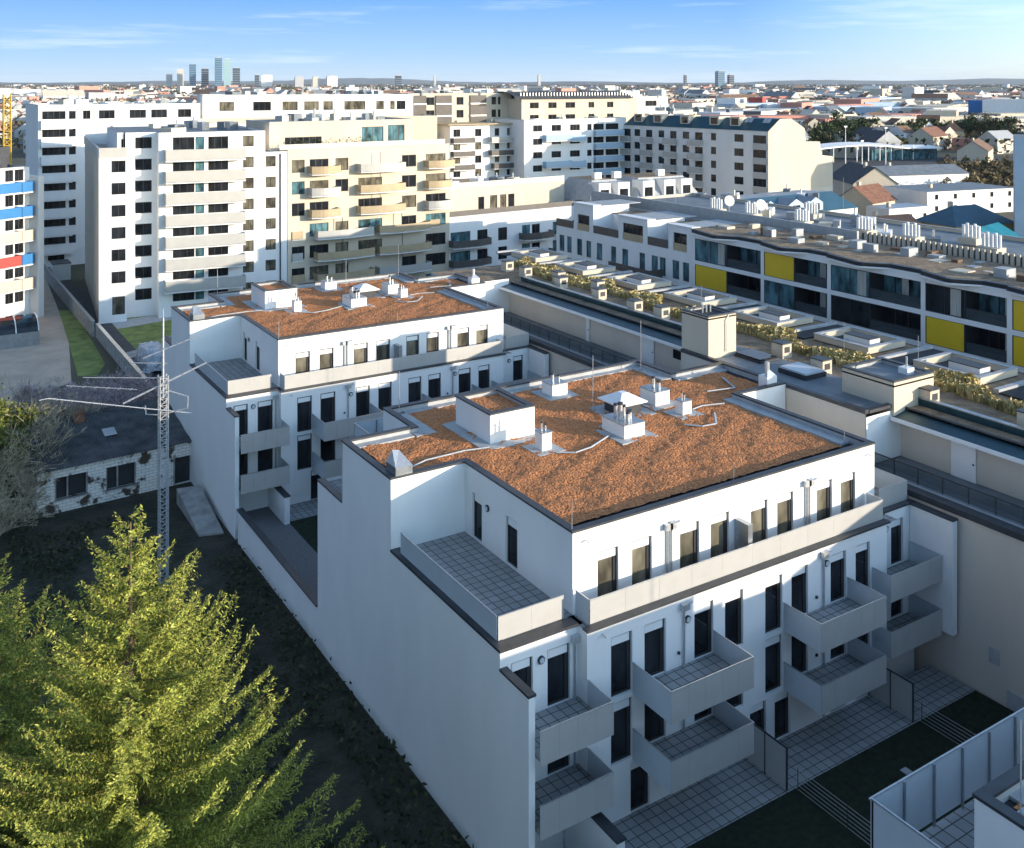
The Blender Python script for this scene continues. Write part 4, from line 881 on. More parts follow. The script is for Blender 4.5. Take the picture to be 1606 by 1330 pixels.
# M: row with green roof and stepped gable
def building_m():
    F = Fac(at(975, 0, 238), at(1205, 0, 205)); S_ = F.s; G = Fac(at(1205, 0, 205), at(1306, 0, 215.5))
    T = thing('apartment_row', 'pale grey apartment row with a green metal roof and a tall blank cream gable', 'building', (*F.pt(20, 8), -.9))
    zt = 22.6; b = MB(); rows = [20.9 - 3.0 * i for i in range(7)]; H = []
    for a, c in ((1151.6, 1166), (1115, 1123), (1070.6, 1081), (1032.7, 1041.6), (995, 1003.8)):
        for z in rows: H.append((S_(a), S_(c), z - .8, z + .8))
    for a, c in ((1181, 1203), (1090, 1103), (1051, 1062), (1013, 1024), (978, 990)):
        for z in rows: H.append((S_(a), S_(c) - .2, z - .9, z + .8, 'd'))
    facade(b, T, tuple(F.p0), tuple(F.p1), -.9, zt, M['plaster2'], H)
    # gable wall
    pts = [(1205, 206), (1223, 187), (1241, 186), (1262, 201), (1264, 222), (1286, 222), (1288, 243), (1306, 245)]
    pr = [(G.s(u), G.z(u, v)) for u, v in pts]; pr[0] = (0, zt)
    bd = F.u * -1
    front = [(*G.pt(s), z) for s, z in pr]; L_ = F.L * .98
    b.face([(*G.pt(0), -.9), (*G.pt(G.L), -.9)] + list(reversed(front)), M['cream'])
    back = [(x + bd.x * L_, y + bd.y * L_, z) for x, y, z in front]
    b.face(list(reversed([(*(Vector(G.pt(0)) + bd * L_), -.9), (*(Vector(G.pt(G.L)) + bd * L_), -.9)] + list(reversed(back)))), M['cream'])
    b.wall(G.pt(G.L), tuple(Vector(G.pt(G.L)) + bd * L_), -.9, pr[-1][1], M['cream'])
    lo = MB()
    lo.face([(*G.pt(.02, -.02), -.9), (*G.pt(G.L, -.02), -.9), (*G.pt(G.L, -.02), 10.2), (*G.pt(.02, -.02), 10.2)], M['beige']); lo.build('gable_base', T)
    b.build('wall', T)
    r = MB()
    for i in range(len(front) - 1):
        m = M['greenroof'] if i < 3 else M['cream']
        a, c, d, e = front[i], front[i + 1], back[i + 1], back[i]
        if i < 3: o = -.15 if i == 0 else 0; a = (a[0] + F.n.x * o, a[1] + F.n.y * o, a[2]); e = (e[0] + F.n.x * o, e[1] + F.n.y * o, e[2])
        r.face([a, c, d, e], m)
    ro = r.build('roof', T)
    for u in (1140, 1108, 1062, 1020, 990):              # dormers
        s = S_(u); b = MB(); q = [F.pt(s, 1.0), F.pt(s + 2.6, 1.0), F.pt(s + 2.6, 5), F.pt(s, 5)]; b.prism(q, 23, 25.3, M['cream'], M['greenroof']); b.prism([F.pt(s + .4, .95), F.pt(s + 2.2, .95), F.pt(s + 2.2, 1.0), F.pt(s + .4, 1.0)], 23.6, 25.0, M['glass']); b.build('dormer', ro)
    for u in (1160, 1166, 1188, 1194):
        s = S_(u); b = MB(); k = Vector(F.pt(s, 1.9)); b.face([(*F.pt(s, 1.6), 24.25), (*F.pt(s + .9, 1.6), 24.25), (*F.pt(s + .9, 2.6), 25.3), (*F.pt(s, 2.6), 25.3)], M['galv']); b.build('skylight', ro)
    for a, c in ((1181, 1203.5), (1082, 1103), (1043.5, 1062), (1007.6, 1024), (976, 989.5)):
        for z in rows: balc(T, F, S_(a), S_(c), z - 2.1, z - .95, .1 if a > 1170 else 1.0, M['panel'], slab=(a < 1170))
    rtop(T, [F.pt(4, 4), F.pt(F.L - 12, 4), F.pt(F.L - 12, 7), F.pt(4, 7)], 26.0, 10, 31, .9)
building_m()
# --- G: building with coloured balconies at the left edge, and its garage canopy
def building_g():
    F = Fac(at(-75, 0, 133), at(46, 0, 143)); S_ = F.s
    T = thing('apartment_building', 'apartment building at the left edge with blue, red and cream balcony bands', 'building', (*F.pt(5, 7), -.9))
    P = [F.pt(0), F.pt(F.L), F.pt(F.L, 24), F.pt(0, 24)]; b = body(T, P, -.9, 20.6, M['plaster'], M['slate'], skip=(0,))
    zz = [18.6, 15.1, 11.7, 8.3, 4.9]; H = [(S_(a), S_(c), z + .05, z + 1.7, 'm') for z in zz + [1.4] for a, c in ((-60, -40), (-35, -8), (8, 21), (23, 37))]
    facade(b, T, P[0], P[1], -.9, 20.6, M['plaster'], H); b.build('wall', T)
    ms = [('blue', 'blue'), ('blue', 'blue'), ('cream', 'cream'), ('red', 'blue'), ('cream', 'cream')]
    for z, (m1, m2) in zip(zz, ms):
        balc(T, F, .1, S_(24), z - 1.4, z, 1.5, M[m1]); balc(T, F, S_(24) + .03, S_(43), z - 1.4, z, 1.5, M[m2])
    b = MB(); b.prism([F.pt(F.L, -2.0), F.pt(F.L + .9, -2.0), F.pt(F.L + .9, 2), F.pt(F.L, 2)], -.9, 19.3, M['plaster2']); b.build('side_wall', T)
    q = [F.pt(1, 3), F.pt(F.L - 1, 3), F.pt(F.L - 1, 24), F.pt(1, 24)]; b = body(T, q, 20, 23.4, M['slate'], M['slate'], par=.1); b.build('penthouse', T)
    rtop(T, q, 23.3, 4, 8)
    # street-like canopy in front
    c0 = gp(62, 541); T = thing('garage_canopy', 'dark glazed garage ramp canopy in front of the building with coloured balconies', 'canopy', (c0[0] - 4, c0[1] + 3, -.9))
    x0, x1, y0, y1 = c0[0] - 12, c0[0], c0[1], c0[1] + 6.5
    b = MB(); b.box(x0, x1, y0, y0 + .3, -.9, .9, M['zinc']); b.box(x0, x1, y1 - .3, y1, -.9, .9, M['zinc']); b.build('side_wall', T)
    r = MB(); n = 8
    for i in range(n):
        a0, a1 = math.pi * i / n, math.pi * (i + 1) / n; f = lambda a, x: (x, (y0 + y1) / 2 - 3.3 * math.cos(a), .9 + 1.5 * math.sin(a))
        r.face([f(a0, x0), f(a0, x1), f(a1, x1), f(a1, x0)], M['glass'])
    ro = r.build('glass_roof', T); r = MB()
    for k in range(5):
        x = x1 - .1 - k * 2.6
        for i in range(n):
            a0, a1 = math.pi * i / n, math.pi * (i + 1) / n; r.tube((x, (y0 + y1) / 2 - 3.35 * math.cos(a0), .95 + 1.5 * math.sin(a0)), (x, (y0 + y1) / 2 - 3.35 * math.cos(a1), .95 + 1.5 * math.sin(a1)), .07, M['whitep'], 5)
    r.build('rib', ro)
building_g()
# --- paths, lawns, walls between the left buildings
def poly(pts, z=-.9): return [gp(u, v, z)[:2] for u, v in pts]
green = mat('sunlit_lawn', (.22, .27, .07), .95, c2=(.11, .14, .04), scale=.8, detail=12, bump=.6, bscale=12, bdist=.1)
sheet('path', poly([(50, 412), (62, 412), (92, 487), (108, 536), (112, 600), (0, 640), (-120, 640), (-120, 560), (53, 500)]), -.884, M['path'])
sheet('lawn', poly([(92, 487), (116, 487), (165, 570), (152, 590), (122, 590), (107, 536)]), -.876, green)
sheet('lawn', poly([(172, 497), (254, 489), (330, 489), (330, 560), (250, 560), (190, 556), (172, 530)]), -.876, green)
sheet('path', [(23.9, 100), (26.6, 100), (26.6, 190), (23.9, 190)], -.868, M['asphalt'])
sheet('path', poly([(185, 556), (232, 545), (240, 552), (190, 566)]), -.86, M['concrete'])
sheet('terrace', [(26.7, 143), (36, 145), (36, 149), (26.7, 148)], -.86, M['flashing'])
b = MB(); b.box(23.4, 23.75, 103, 140, -.9, .9, M['concrete']); b.box(23.35, 23.8, 103, 140, .9, .96, M['zinc']); b.build('garden_wall', None, label='long weathered concrete garden wall running past the tower towards the shed', cat='wall')
b = MB(); b.box(23.0, 23.3, 140.3, 196, -.9, 1.2, M['concrete']); b.box(22.95, 23.35, 140.3, 196, 1.2, 1.27, M['zinc']); b.build('garden_wall', None, label='farther pale wall along the path, beyond the concrete garden wall', cat='wall')
T = thing('bin_store', 'small white flat-roofed bin store at the foot of the shaded building', 'shed', (*gp(98, 440)[:2], -.9))
c = gp(97, 440); b = MB(); b.box(c[0] - 1.4, c[0] + 1.4, c[1], c[1] + 4, -.9, 1.9, M['plaster']); b.build('wall', T); b = MB(); b.box(c[0] - 1.5, c[0] + 1.5, c[1] - .1, c[1] + 4.1, 1.9, 2.0, M['coping']); b.build('roof', T)
# trailer wrapped in sheeting
plast = mat('plastic_sheeting', (.55, .57, .6), .35, c2=(.25, .27, .3), scale=1.5, detail=8, bump=1, bscale=2.5, bdist=.3, spec=.7)
c = gp(246, 588); T = thing('covered_trailer', 'trailer wrapped in pale crumpled plastic sheeting behind the second white block', 'trailer', (c[0], c[1] + 2.5, -.9))
bm = bmesh_v = MB(); rnd = random.Random(3); nx, ny = 10, 14
def hz(i, j):
    e = min(i, nx - i) / 2.0, min(j, ny - j) / 2.0; return -.5 + 2.3 * min(1, e[0]) * min(1, e[1]) ** .6 + rnd.uniform(-.12, .12)
G_ = [[(c[0] - 1.6 + 3.4 * i / nx + rnd.uniform(-.06, .06), c[1] + 5.6 * j / ny + rnd.uniform(-.06, .06), hz(i, j)) for j in range(ny + 1)] for i in range(nx + 1)]
for i in range(nx):
    for j in range(ny): bm.face([G_[i][j], G_[i + 1][j], G_[i + 1][j + 1], G_[i][j + 1]], plast)
bm.build('sheeting', T); b = MB()
for y in (c[1] + 1.6, c[1] + 4.0):
    b = MB(); b.tube((c[0] - 1.7, y, -.58), (c[0] - 1.5, y, -.58), .32, M['black'], 14); b.build('wheel', T)
b = MB(); b.box(c[0] - 1.5, c[0] + 1.6, c[1] + .2, c[1] + 5.4, -.6, -.4, M['darkmetal']); b.build('frame', T)
# yellow crane mast
cx, cy, _ = at(11, 0, 260); T = thing('tower_crane', 'yellow lattice crane mast rising at the left edge', 'crane', (cx, cy, -.9)); ym = mat('crane_yellow', (.62, .38, .03), .6)
b = MB(); w_ = .85
for sx in (-1, 1):
    for sy in (-1, 1): b.tube((cx + sx * w_, cy + sy * w_, -.9), (cx + sx * w_, cy + sy * w_, 29.6), .16, ym, 5)
b.build('mast', T); b = MB()
for k in range(16):
    z = -.9 + k * 1.9
    for (a, c_) in (((-1, -1), (1, -1)), ((1, -1), (1, 1)), ((1, 1), (-1, 1)), ((-1, 1), (-1, -1))):
        b.tube((cx + a[0] * w_, cy + a[1] * w_, z), (cx + c_[0] * w_, cy + c_[1] * w_, z + 1.9), .09, ym, 4); b.tube((cx + a[0] * w_, cy + a[1] * w_, z), (cx + c_[0] * w_, cy + c_[1] * w_, z), .09, ym, 4)
b.build('bracing', T)
# ------------------------------------------------------------ roofs and houses behind row D, right hand side
def roof_row(name, label, x0, x1, y0, y1, zt, m, mt, n, seed, group=None):
    T = thing(name, label, 'building', ((x0 + x1) / 2, (y0 + y1) / 2, -.9), 0, group); P = [(x0, y0), (x1, y0), (x1, y1), (x0, y1)]
    b = body(T, P, -.9, zt, m, mt, par=.4); b.build('wall', T); rtop(T, P, zt - .4, n, seed); return T
T = roof_row('flat_roofed_row', 'long flat grey roof with a pale fence-like parapet and white flues, behind the yellow-panelled row', 88.0, 108, 6, 118, 15.2, M['cream'], M['membrane'], 26, 41)
b = MB(); b.box(88.1, 88.4, 70.5, 118, 15.2, 16.7, M['flashing']); b.build('roof_parapet', T)
b = MB()
for k in range(110): b.box(88.1, 88.25, 6.0 + k * .58, 6.35 + k * .58, 15.2, 16.8, M['cream'])
b.box(88.26, 88.3, 6, 70, 15.2, 16.6, M['panel_d']); b.build('slatted_parapet', T)
for i, (x, y) in enumerate(((94, 98), (94.4, 92), (94.6, 83.8), (95, 75), (95.2, 69), (95.8, 60), (95.8, 53.5), (95.8, 46.7), (100, 65), (101, 88))):
    b = MB(); b.box(x - .8, x + .8, y - 1.1, y + 1.1, 15.1, 15.8, M['cream'])
    for k in range(5): b.tube((x, y - .9 + k * .45, 15.8), (x, y - .9 + k * .45, 17.1 + .2 * (k % 2)), .17, M['whitep'], 7)
    b.build('flue_cluster', T)
for x, y in ((93.7, 95.3), (94, 90)):
    b = MB(); b.tube((x, y, 15.2), (x, y, 16.7), .05, M['galv'], 6); c = Vector((x, y, 17.1)); d = Vector((-.3, -.9, .25)).normalized(); b.tube(c, c + d * .12, .62, M['whitep'], 16, .7); b.build('satellite_dish', T)
for x, y, h in ((95.8, 44.5, 7.5), (95.8, 37.6, 8), (100, 57, 6), (106, 87, 5), (93, 105, 4)): rod(T, x, y, 15.2, h, False)
# pale mansard row with white dormers
F = Fac(at(926, 0, 180), at(1100, 0, 192)); T = thing('mansard_row', 'row with grey mansard roofs and big white dormers, just behind the white terraces', 'building', (*F.pt(10, 6), -.9))
b = MB(); P = [F.pt(0), F.pt(F.L), F.pt(F.L, 14), F.pt(0, 14)]
for i in range(4): b.wall(P[i], P[(i + 1) % 4], -.9, 10.6, M['plaster'])
b.build('wall', T); r = MB()
for (s0, s1) in ((0, 9.8), (10.4, F.L)):
    r.prism([F.pt(s0), F.pt(s1), F.pt(s1, 14), F.pt(s0, 14)], 10.6, 10.7, M['zinc']); A = [(*F.pt(s0, 0), 10.7), (*F.pt(s1, 0), 10.7), (*F.pt(s1 - 2.2, 3), 14.6), (*F.pt(s0 + 2.2, 3), 14.6)]; B = [(*F.pt(s1, 14), 10.7), (*F.pt(s0, 14), 10.7), (*F.pt(s0 + 2.2, 11), 14.6), (*F.pt(s1 - 2.2, 11), 14.6)]
    r.face(A, M['flashing']); r.face(B, M['flashing']); r.face([A[1], B[0], B[3], A[2]], M['flashing']); r.face([B[1], A[0], A[3], B[2]], M['flashing']); r.face([A[3], A[2], B[3], B[2]], M['gravel2'])
ro = r.build('roof', T)
for s in (1.8, 6.0, 11.6, 16.5, 20.5):
    d = MB(); d.prism([F.pt(s, -.05), F.pt(s + 2.6, -.05), F.pt(s + 2.6, 3.5), F.pt(s, 3.5)], 10.7, 14.3, M['plaster'], M['flashing']); d.prism([F.pt(s + .4, -.1), F.pt(s + 2.2, -.1), F.pt(s + 2.2, -.06), F.pt(s + .4, -.06)], 10.9, 13.1, M['glass']); d.build('dormer', ro)
for s in (9, 19.2, 4.6): d = MB(); q = F.pt(s, 5); d.box(q[0] - .8, q[0] + .8, q[1] - .5, q[1] + .5, 14.6, 15.8, M['plaster']); d.build('chimney', ro)
# grey roofed row with dormer gables, blue shade put into their colour
F = Fac(at(1128, 0, 146), at(1345, 0, 163)); T = thing('dormered_row', 'low row with blue-shaded dormer gables, in front of the blank cream gable', 'building', (*F.pt(10, 6), -.9))
b = MB(); P = [F.pt(0), F.pt(F.L), F.pt(F.L, 12), F.pt(0, 12)]
for i in range(4): b.wall(P[i], P[(i + 1) % 4], -.9, 12.2, M['plaster2'])
b.build('wall', T); r = MB(); r.face([(*F.pt(0, -.3), 12.2), (*F.pt(F.L, -.3), 12.2), (*F.pt(F.L - 1.5, 4), 14.6), (*F.pt(1.5, 4), 14.6)], M['blueroof']); r.face([(*F.pt(1.5, 4), 14.6), (*F.pt(F.L - 1.5, 4), 14.6), (*F.pt(F.L - .5, 12), 14.0), (*F.pt(.5, 12), 14.0)], M['flashing']); r.face([(*F.pt(F.L, -.3), 12.2), (*F.pt(F.L, 12), 12.2), (*F.pt(F.L - .5, 12), 14), (*F.pt(F.L - 1.5, 4), 14.6)], M['flashing'])
ro = r.build('roof', T)
for s in (3, 9.2, 15, 19.5):
    d = MB(); q0, q1, q2 = F.pt(s, .1), F.pt(s + 3.4, .1), F.pt(s + 1.7, .1); k0, k1, k2 = F.pt(s, 5), F.pt(s + 3.4, 5), F.pt(s + 1.7, 5)
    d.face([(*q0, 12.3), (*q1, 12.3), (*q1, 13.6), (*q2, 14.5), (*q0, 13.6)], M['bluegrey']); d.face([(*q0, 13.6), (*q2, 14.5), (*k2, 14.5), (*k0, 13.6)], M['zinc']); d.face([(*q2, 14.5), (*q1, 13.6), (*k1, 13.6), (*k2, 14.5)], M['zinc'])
    d.prism([F.pt(s + .9, 0), F.pt(s + 2.5, 0), F.pt(s + 2.5, .08), F.pt(s + .9, .08)], 12.5, 13.5, M['glass']); d.build('dormer', ro)
rtop(T, P, 13.9, 10, 77, 1.2)
def house(name, label, u, D, w, d, ze, zr, rz, mw, mr, hip=0, wins=3, group=None, chim=1, base=-.9, cat='house', vis=True):
    c = at(u, 0, D); T = thing(name, label, cat, (c[0], c[1], base), rz, group)
    def X(x, y, z): ca, sa = math.cos(rz), math.sin(rz); return (c[0] + x * ca - y * sa, c[1] + x * sa + y * ca, z)
    b = MB(); h = w / 2; k = d / 2; Q = [X(-h, -k, 0), X(h, -k, 0), X(h, k, 0), X(-h, k, 0)]; Q = [q[:2] for q in Q]
    n = wins; H = [(w * (i + .5) / n - .55, w * (i + .5) / n + .55, z, z + 1.3) for i in range(n) for z in ([.3] if ze < 4.5 else [.3, 3.2] if ze < 8 else [.3, 3.3, 6.3])] if n else []
    facade(b, T, Q[0], Q[1], base, ze, mw, H, d=.15)
    for i in (1, 2, 3): b.wall(Q[i], Q[(i + 1) % 4], base, ze, mw)
    if zr > ze and not hip:
        for sx in (-h, h): b.face([X(sx, -k, ze), X(sx, k, ze), X(sx, 0, zr)], mw)
    b.build('wall', T); r = MB(); o = .35
    if zr <= ze: r.face([(q[0], q[1], ze) for q in Q], mr)
    else:
        s = hip; e = ze - .12
        A = [X(-h - o, -k - o, e), X(h + o, -k - o, e), X(h + o, k + o, e), X(-h - o, k + o, e)]; R0, R1 = X(-h + s - (0 if s else o), 0, zr), X(h - s + (0 if s else o), 0, zr)
        r.face([A[0], A[1], R1, R0], mr); r.face([A[2], A[3], R0, R1], mr)
        if s: r.face([A[1], A[2], R1], mr); r.face([A[3], A[0], R0], mr)
    ro = r.build('roof', T)
    for i in range(chim):
        q = X(-h * .4 + i * w * .45, .6, 0); m_ = MB(); zc_ = max(zr, ze); m_.box(q[0] - .4, q[0] + .4, q[1] - .4, q[1] + .4, zc_ - 1.2, zc_ + .9, M['cream']); m_.build('chimney', ro)
    return T
XA = 0.0
house('gabled_house', 'white house with dark slate roof and cream gable, right of the tall blank gable', 1352, 296, 22, 13, 3.6, 8.4, R(58), M['cream'], M['slate'], wins=0)
house('gabled_house', 'small house with red-brown tiled roof and pale walls below the cream-gabled house', 1358, 252, 12, 10, 3.0, 6.8, R(10), M['cream'], M['tile'], wins=3)
house('warehouse', 'wide low white hall with grey flat roof above the yellow house', 1490, 262, 30, 16, 5.2, 5.2, R(-12), M['plaster'], M['membrane'], wins=5, cat='hall')
house('warehouse', 'long grey-roofed hall with pale gable end behind the cream-gabled house', 1425, 315, 34, 14, 4.2, 6.6, R(-15), M['plaster'], M['membrane'], wins=0, cat='hall')
house('hipped_house', 'yellow house under a blue-grey hipped metal roof at the right', 1512, 214, 17, 11, 2.9, 6.3, R(-8), M['ochre'], M['blueroof'], hip=5, wins=4)
house('hall', 'hall with a bright teal pitched roof at the right edge', 1535, 186, 19, 10, 2.7, 5.6, R(12), M['bluegrey'], M['tealroof'], wins=0, chim=0, cat='hall')
house('low_house', 'low orange tiled roof between the dormered row and the yellow house', 1390, 212, 12, 9, 2.2, 4.4, R(-10), M['pink'], M['orange'], wins=2)
house('apartment_building', 'tall pale blue building cut off by the right edge', 1650, 205, 17, 14, 21.5, 21.5, R(32), M['bluegrey'], M['membrane'], wins=4, cat='building')
house('low_house', 'narrow white annex with flat roof beside the orange tiled roof', 1340, 190, 10, 8, 4.2, 4.2, R(30), M['plaster'], M['flashing'], wins=2)
house('low_house', 'white flat-roofed outbuilding behind the orange tiled roof', 1410, 238, 14, 7, 3.2, 3.2, R(-6), M['plaster'], M['zinc'], wins=3)
house('long_house', 'long dark-roofed house behind the station canopy', 1385, 505, 30, 12, 6.0, 10.5, R(22), M['bluegrey'], M['slate'], wins=8)
house('long_house', 'red-tiled house touching the long dark-roofed one', 1456, 500, 24, 12, 6.0, 10.5, R(18), M['cream'], M['tile'], wins=5)
house('long_house', 'low pale house with a wide brown tiled roof behind the bare scrub', 1530, 430, 27, 12, 4.0, 8.2, R(28), M['cream'], M['tile2'], wins=6)
house('hipped_house', 'small red hipped roof among the trees above the brown-roofed house', 1494, 560, 12, 10, 6, 11, R(40), M['cream'], M['orange'], hip=4)
house('gabled_house', 'white gable among the trees left of the red hipped roof', 1452, 570, 9, 9, 6, 11, R(60), M['plaster'], M['tile'])
house('hall', 'big yellowish flat block behind the tree line', 1478, 720, 44, 20, 13, 13, R(32), M['cream'], M['cream'], wins=6, cat='hall')
house('hall', 'large white industrial block above the tree line near the right edge', 1590, 820, 56, 40, 19, 19, R(25), M['plaster'], M['flashing'], wins=0, cat='hall')
house('hall', 'blue glazed industrial block beside the large white one', 1552, 850, 26, 30, 18, 18, R(25), M['blue'], M['flashing'], wins=0, cat='hall')
house('hall', 'long low beige hall with flat roof stretching left of the blue glazed block', 1470, 960, 110, 30, 11, 11, R(28), M['cream'], M['cream'], wins=0, cat='hall')
house('hall', 'blue-grey office hall left of the long beige hall', 1370, 900, 45, 24, 11, 11, R(28), M['bluegrey'], M['zinc'], wins=8, cat='hall')
house('hall', 'pink hall with a small pitched tower in the industrial belt', 1345, 1180, 120, 30, 14, 14, R(28), M['pink'], M['pink'], wins=0, cat='hall')
house('hall', 'red cube-shaped hall in the industrial belt above the cream gable', 1188, 1150, 16, 16, 16, 16, R(28), M['red'], M['membrane'], wins=0, cat='hall')
house('hall', 'long white hall left of the red cube-shaped hall', 1148, 1160, 44, 22, 15, 15, R(28), M['plaster'], M['cream'], wins=4, cat='hall')
house('hall', 'salmon-coloured hall right of the red cube-shaped hall', 1250, 1050, 50, 22, 12, 12, R(28), M['pink'], M['orange'], wins=4, cat='hall')
house('hall', 'low brownish hall behind the small white penthouse block', 1085, 1050, 70, 26, 12, 12, R(28), M['beige'], M['tile2'], wins=6, cat='hall')
house('tower_block', 'slim pale tower block alone above the industrial belt', 1427, 1900, 12, 12, 26, 26, R(30), M['cream'], M['cream'], wins=0, cat='tower')
# station canopy
c0 = at(1290, 0, 415); T = thing('station_canopy', 'white curved station canopy with slim columns in front of the dark-roofed house', 'canopy', (c0[0], c0[1], -.9))
F = Fac(at(1286, 0, 415), at(1478, 0, 440)); r = MB(); n = 10
for i in range(n):
    s0, s1 = F.L * i / n, F.L * (i + 1) / n; z = lambda s: 5.2 + 1.4 * math.sin(math.pi * min(1, s / F.L * 1.4)) - 1.2 * s / F.L
    r.face([(*F.pt(s0), z(s0)), (*F.pt(s1), z(s1)), (*F.pt(s1, 9), z(s1) + .8), (*F.pt(s0, 9), z(s0) + .8)], M['whitep']); r.face([(*F.pt(s0, -.01), z(s0) - .5), (*F.pt(s1, -.01), z(s1) - .5), (*F.pt(s1), z(s1)), (*F.pt(s0), z(s0))], M['whitep'])
r.build('roof', T)
for i in range(9): b = MB(); q = F.pt(2 + i * 6.2, 1.5); b.tube((*q, -.9), (*q, 5.4), .25, M['whitep'], 6); b.build('column', T)
b = MB(); b.prism([F.pt(F.L * .45, 3), F.pt(F.L, 3), F.pt(F.L, 8), F.pt(F.L * .45, 8)], -.9, 3.6, M['glass3']); b.build('waiting_room', T)
for i, (u, D, h, lb) in enumerate(((1326, 395, 15, 'tall white lamp mast left of the station canopy'), (1389, 405, 14, 'tall lamp mast with a pale head before the station canopy middle'), (1352, 400, 9, 'shorter white post between the two tall lamp masts'))):
    x, y, _ = at(u, 0, D); b = MB(); b.tube((x, y, -.9), (x, y, h), .25, M['whitep'], 6, .12); b.box(x - .8, x + .8, y - .2, y + .2, h, h + .5, M['whitep']); b.build('lamp_mast', None, label=lb, cat='lamp')
sheet('station_road', poly([(1290, 246), (1606, 246), (1720, 262), (1720, 300), (1310, 300)]), -.88, M['asphalt'])

# ------------------------------------------------------------ vegetation
def leafmats(tagn, cols): return [mat('%s_%d' % (tagn, i), c, .75, c2=tuple(x * .5 for x in c), scale=1.5, spec=.25) for i, c in enumerate(cols)]
def cards_mesh(name, V, k, mats, mi):
    """V: (n,k,3) array of small leaf faces"""
    n = len(V); me = bpy.data.meshes.new(name); me.vertices.add(n * k); me.vertices.foreach_set('co', V.astype(np.float32).ravel())
    me.loops.add(n * k); me.loops.foreach_set('vertex_index', np.arange(n * k, dtype=np.int32)); me.polygons.add(n)
    me.polygons.foreach_set('loop_start', np.arange(0, n * k, k, dtype=np.int32)); me.polygons.foreach_set('loop_total', np.full(n, k, dtype=np.int32))
    for m in mats: me.materials.append(m)
    me.polygons.foreach_set('material_index', mi.astype(np.int32)); me.update(); me.validate(); return me
def addmesh(name, me, parent):
    o = bpy.data.objects.new(name, me); COL.objects.link(o)
    if parent: o.parent = parent; WM[o.name] = WM[parent.name]
    return o
def rcards(P, size, rs, elong=1.0, axis=None, wd=.5):
    n = len(P); a = rs.normal(size=(n, 3)); a /= np.linalg.norm(a, axis=1)[:, None]
    if axis is not None: a = a * .85 + axis; a /= np.linalg.norm(a, axis=1)[:, None]
    b = rs.normal(size=(n, 3)); b = np.cross(a, b); b /= np.linalg.norm(b, axis=1)[:, None]
    s = (size * rs.uniform(.6, 1.4, n))[:, None]
    return np.stack([P - a * s * elong - b * s * .1, P + b * s * wd, P + a * s * elong + b * s * .1, P - b * s * wd], 1)
TREEM = leafmats('tree_leaf', [(.055, .085, .03), (.085, .11, .04), (.13, .13, .05), (.10, .075, .04)])
def tree(name, label, u, D, h, w, seed, mats, n=900, cat='tree', group=None, size=.45, base=-.9):
    rs = np.random.RandomState(seed); x, y, _ = at(u, 0, D); T = thing(name, label, cat, (x, y, base), 0, group)
    b = MB(); b.tube((x, y, base), (x, y, base + h * .6), h * .03, M['skin'], 6, h * .012)
    for k in range(5):
        a = rs.uniform(0, 6.28); b.tube((x, y, base + h * rs.uniform(.25, .5)), (x + math.cos(a) * w * .3, y + math.sin(a) * w * .3, base + h * rs.uniform(.6, .85)), h * .012, M['skin'], 4, .03)
    b.build('trunk', T)
    nc = 14; C = rs.normal(size=(nc, 3)) * [w * .2, w * .2, h * .17] + [0, 0, h * .62]; k = rs.randint(0, nc, n); P = C[k] + rs.normal(size=(n, 3)) * [w * .1, w * .1, h * .08]
    V = rcards(P, size, rs, .8); mi = np.clip((rs.rand(n) * len(mats)).astype(int), 0, len(mats) - 1); addmesh('crown', cards_mesh('crown', V, 4, mats, mi), T); return T
tl = [('broad dark green tree left of the station', 1302, 520, 13, 16), ('dense green tree left of the pair behind the dark-roofed house', 1330, 545, 14, 18), ('round green tree behind the dark-roofed house', 1352, 560, 13, 17), ('tall dark tree above the red-tiled house', 1412, 530, 13, 15), ('slim dark fir beside the white gable', 1442, 560, 13, 7),
      ('olive tree rising over the brown-roofed house', 1432, 545, 11, 12), ('dark tree left of the red hipped roof', 1468, 590, 11, 12), ('broad tree in front of the blue glazed block', 1548, 560, 15, 18), ('olive-brown tree in front of the large white block', 1572, 545, 15, 20), ('dark tree left of the broad one before the blue block', 1522, 570, 14, 15), ('low tree right of the tall lamp masts', 1400, 470, 8, 11), ('brownish tree behind the cream stepped gable', 1283, 470, 12, 13), ('dark small tree close behind the stepped gable', 1270, 430, 9, 10), ('tree at the right edge under the white block', 1596, 520, 9, 12), ('small green shrub tree beside the orange tiled roof', 1437, 205, 4.5, 5), ('low tree behind the long beige hall front', 1500, 620, 10, 14)]
for i, (lb, u, D, h, w) in enumerate(tl): tree('tree', lb, u, D, h, w, 20 + i, TREEM[(0 if 'dark' in lb or 'fir' in lb else 0):(2 if 'dark' in lb or 'fir' in lb else 4)], n=1500 if D > 300 else 900, size=.9 if D > 300 else .25, group='trees around the station')
# bare brown scrub by the railway
def stuffcards(name, pts, size, mats, seed, elong=1.0, axis=None):
    rs = np.random.RandomState(seed); V = rcards(pts, size, rs, elong, axis); mi = rs.randint(0, len(mats), len(pts)); o = addmesh(name, cards_mesh(name, V, 4, mats, mi), None); o['kind'] = 'stuff'; return o
rs = np.random.RandomState(2); n = 9000; us = rs.uniform(1470, 1640, n); Ds = rs.uniform(275, 400, n); hh = rs.rand(n) * 5 * (.5 + .5 * np.sin(us * .2) * np.sin(Ds * .13))
P = np.array([at(a, 0, d) for a, d in zip(us, Ds)]); P[:, 2] = -.9 + np.abs(hh)
BARE = leafmats('bare_scrub', [(.17, .12, .06), (.11, .08, .045), (.22, .17, .08), (.09, .08, .04)])
stuffcards('bare_scrub', P, .75, BARE, 3, 1.2)
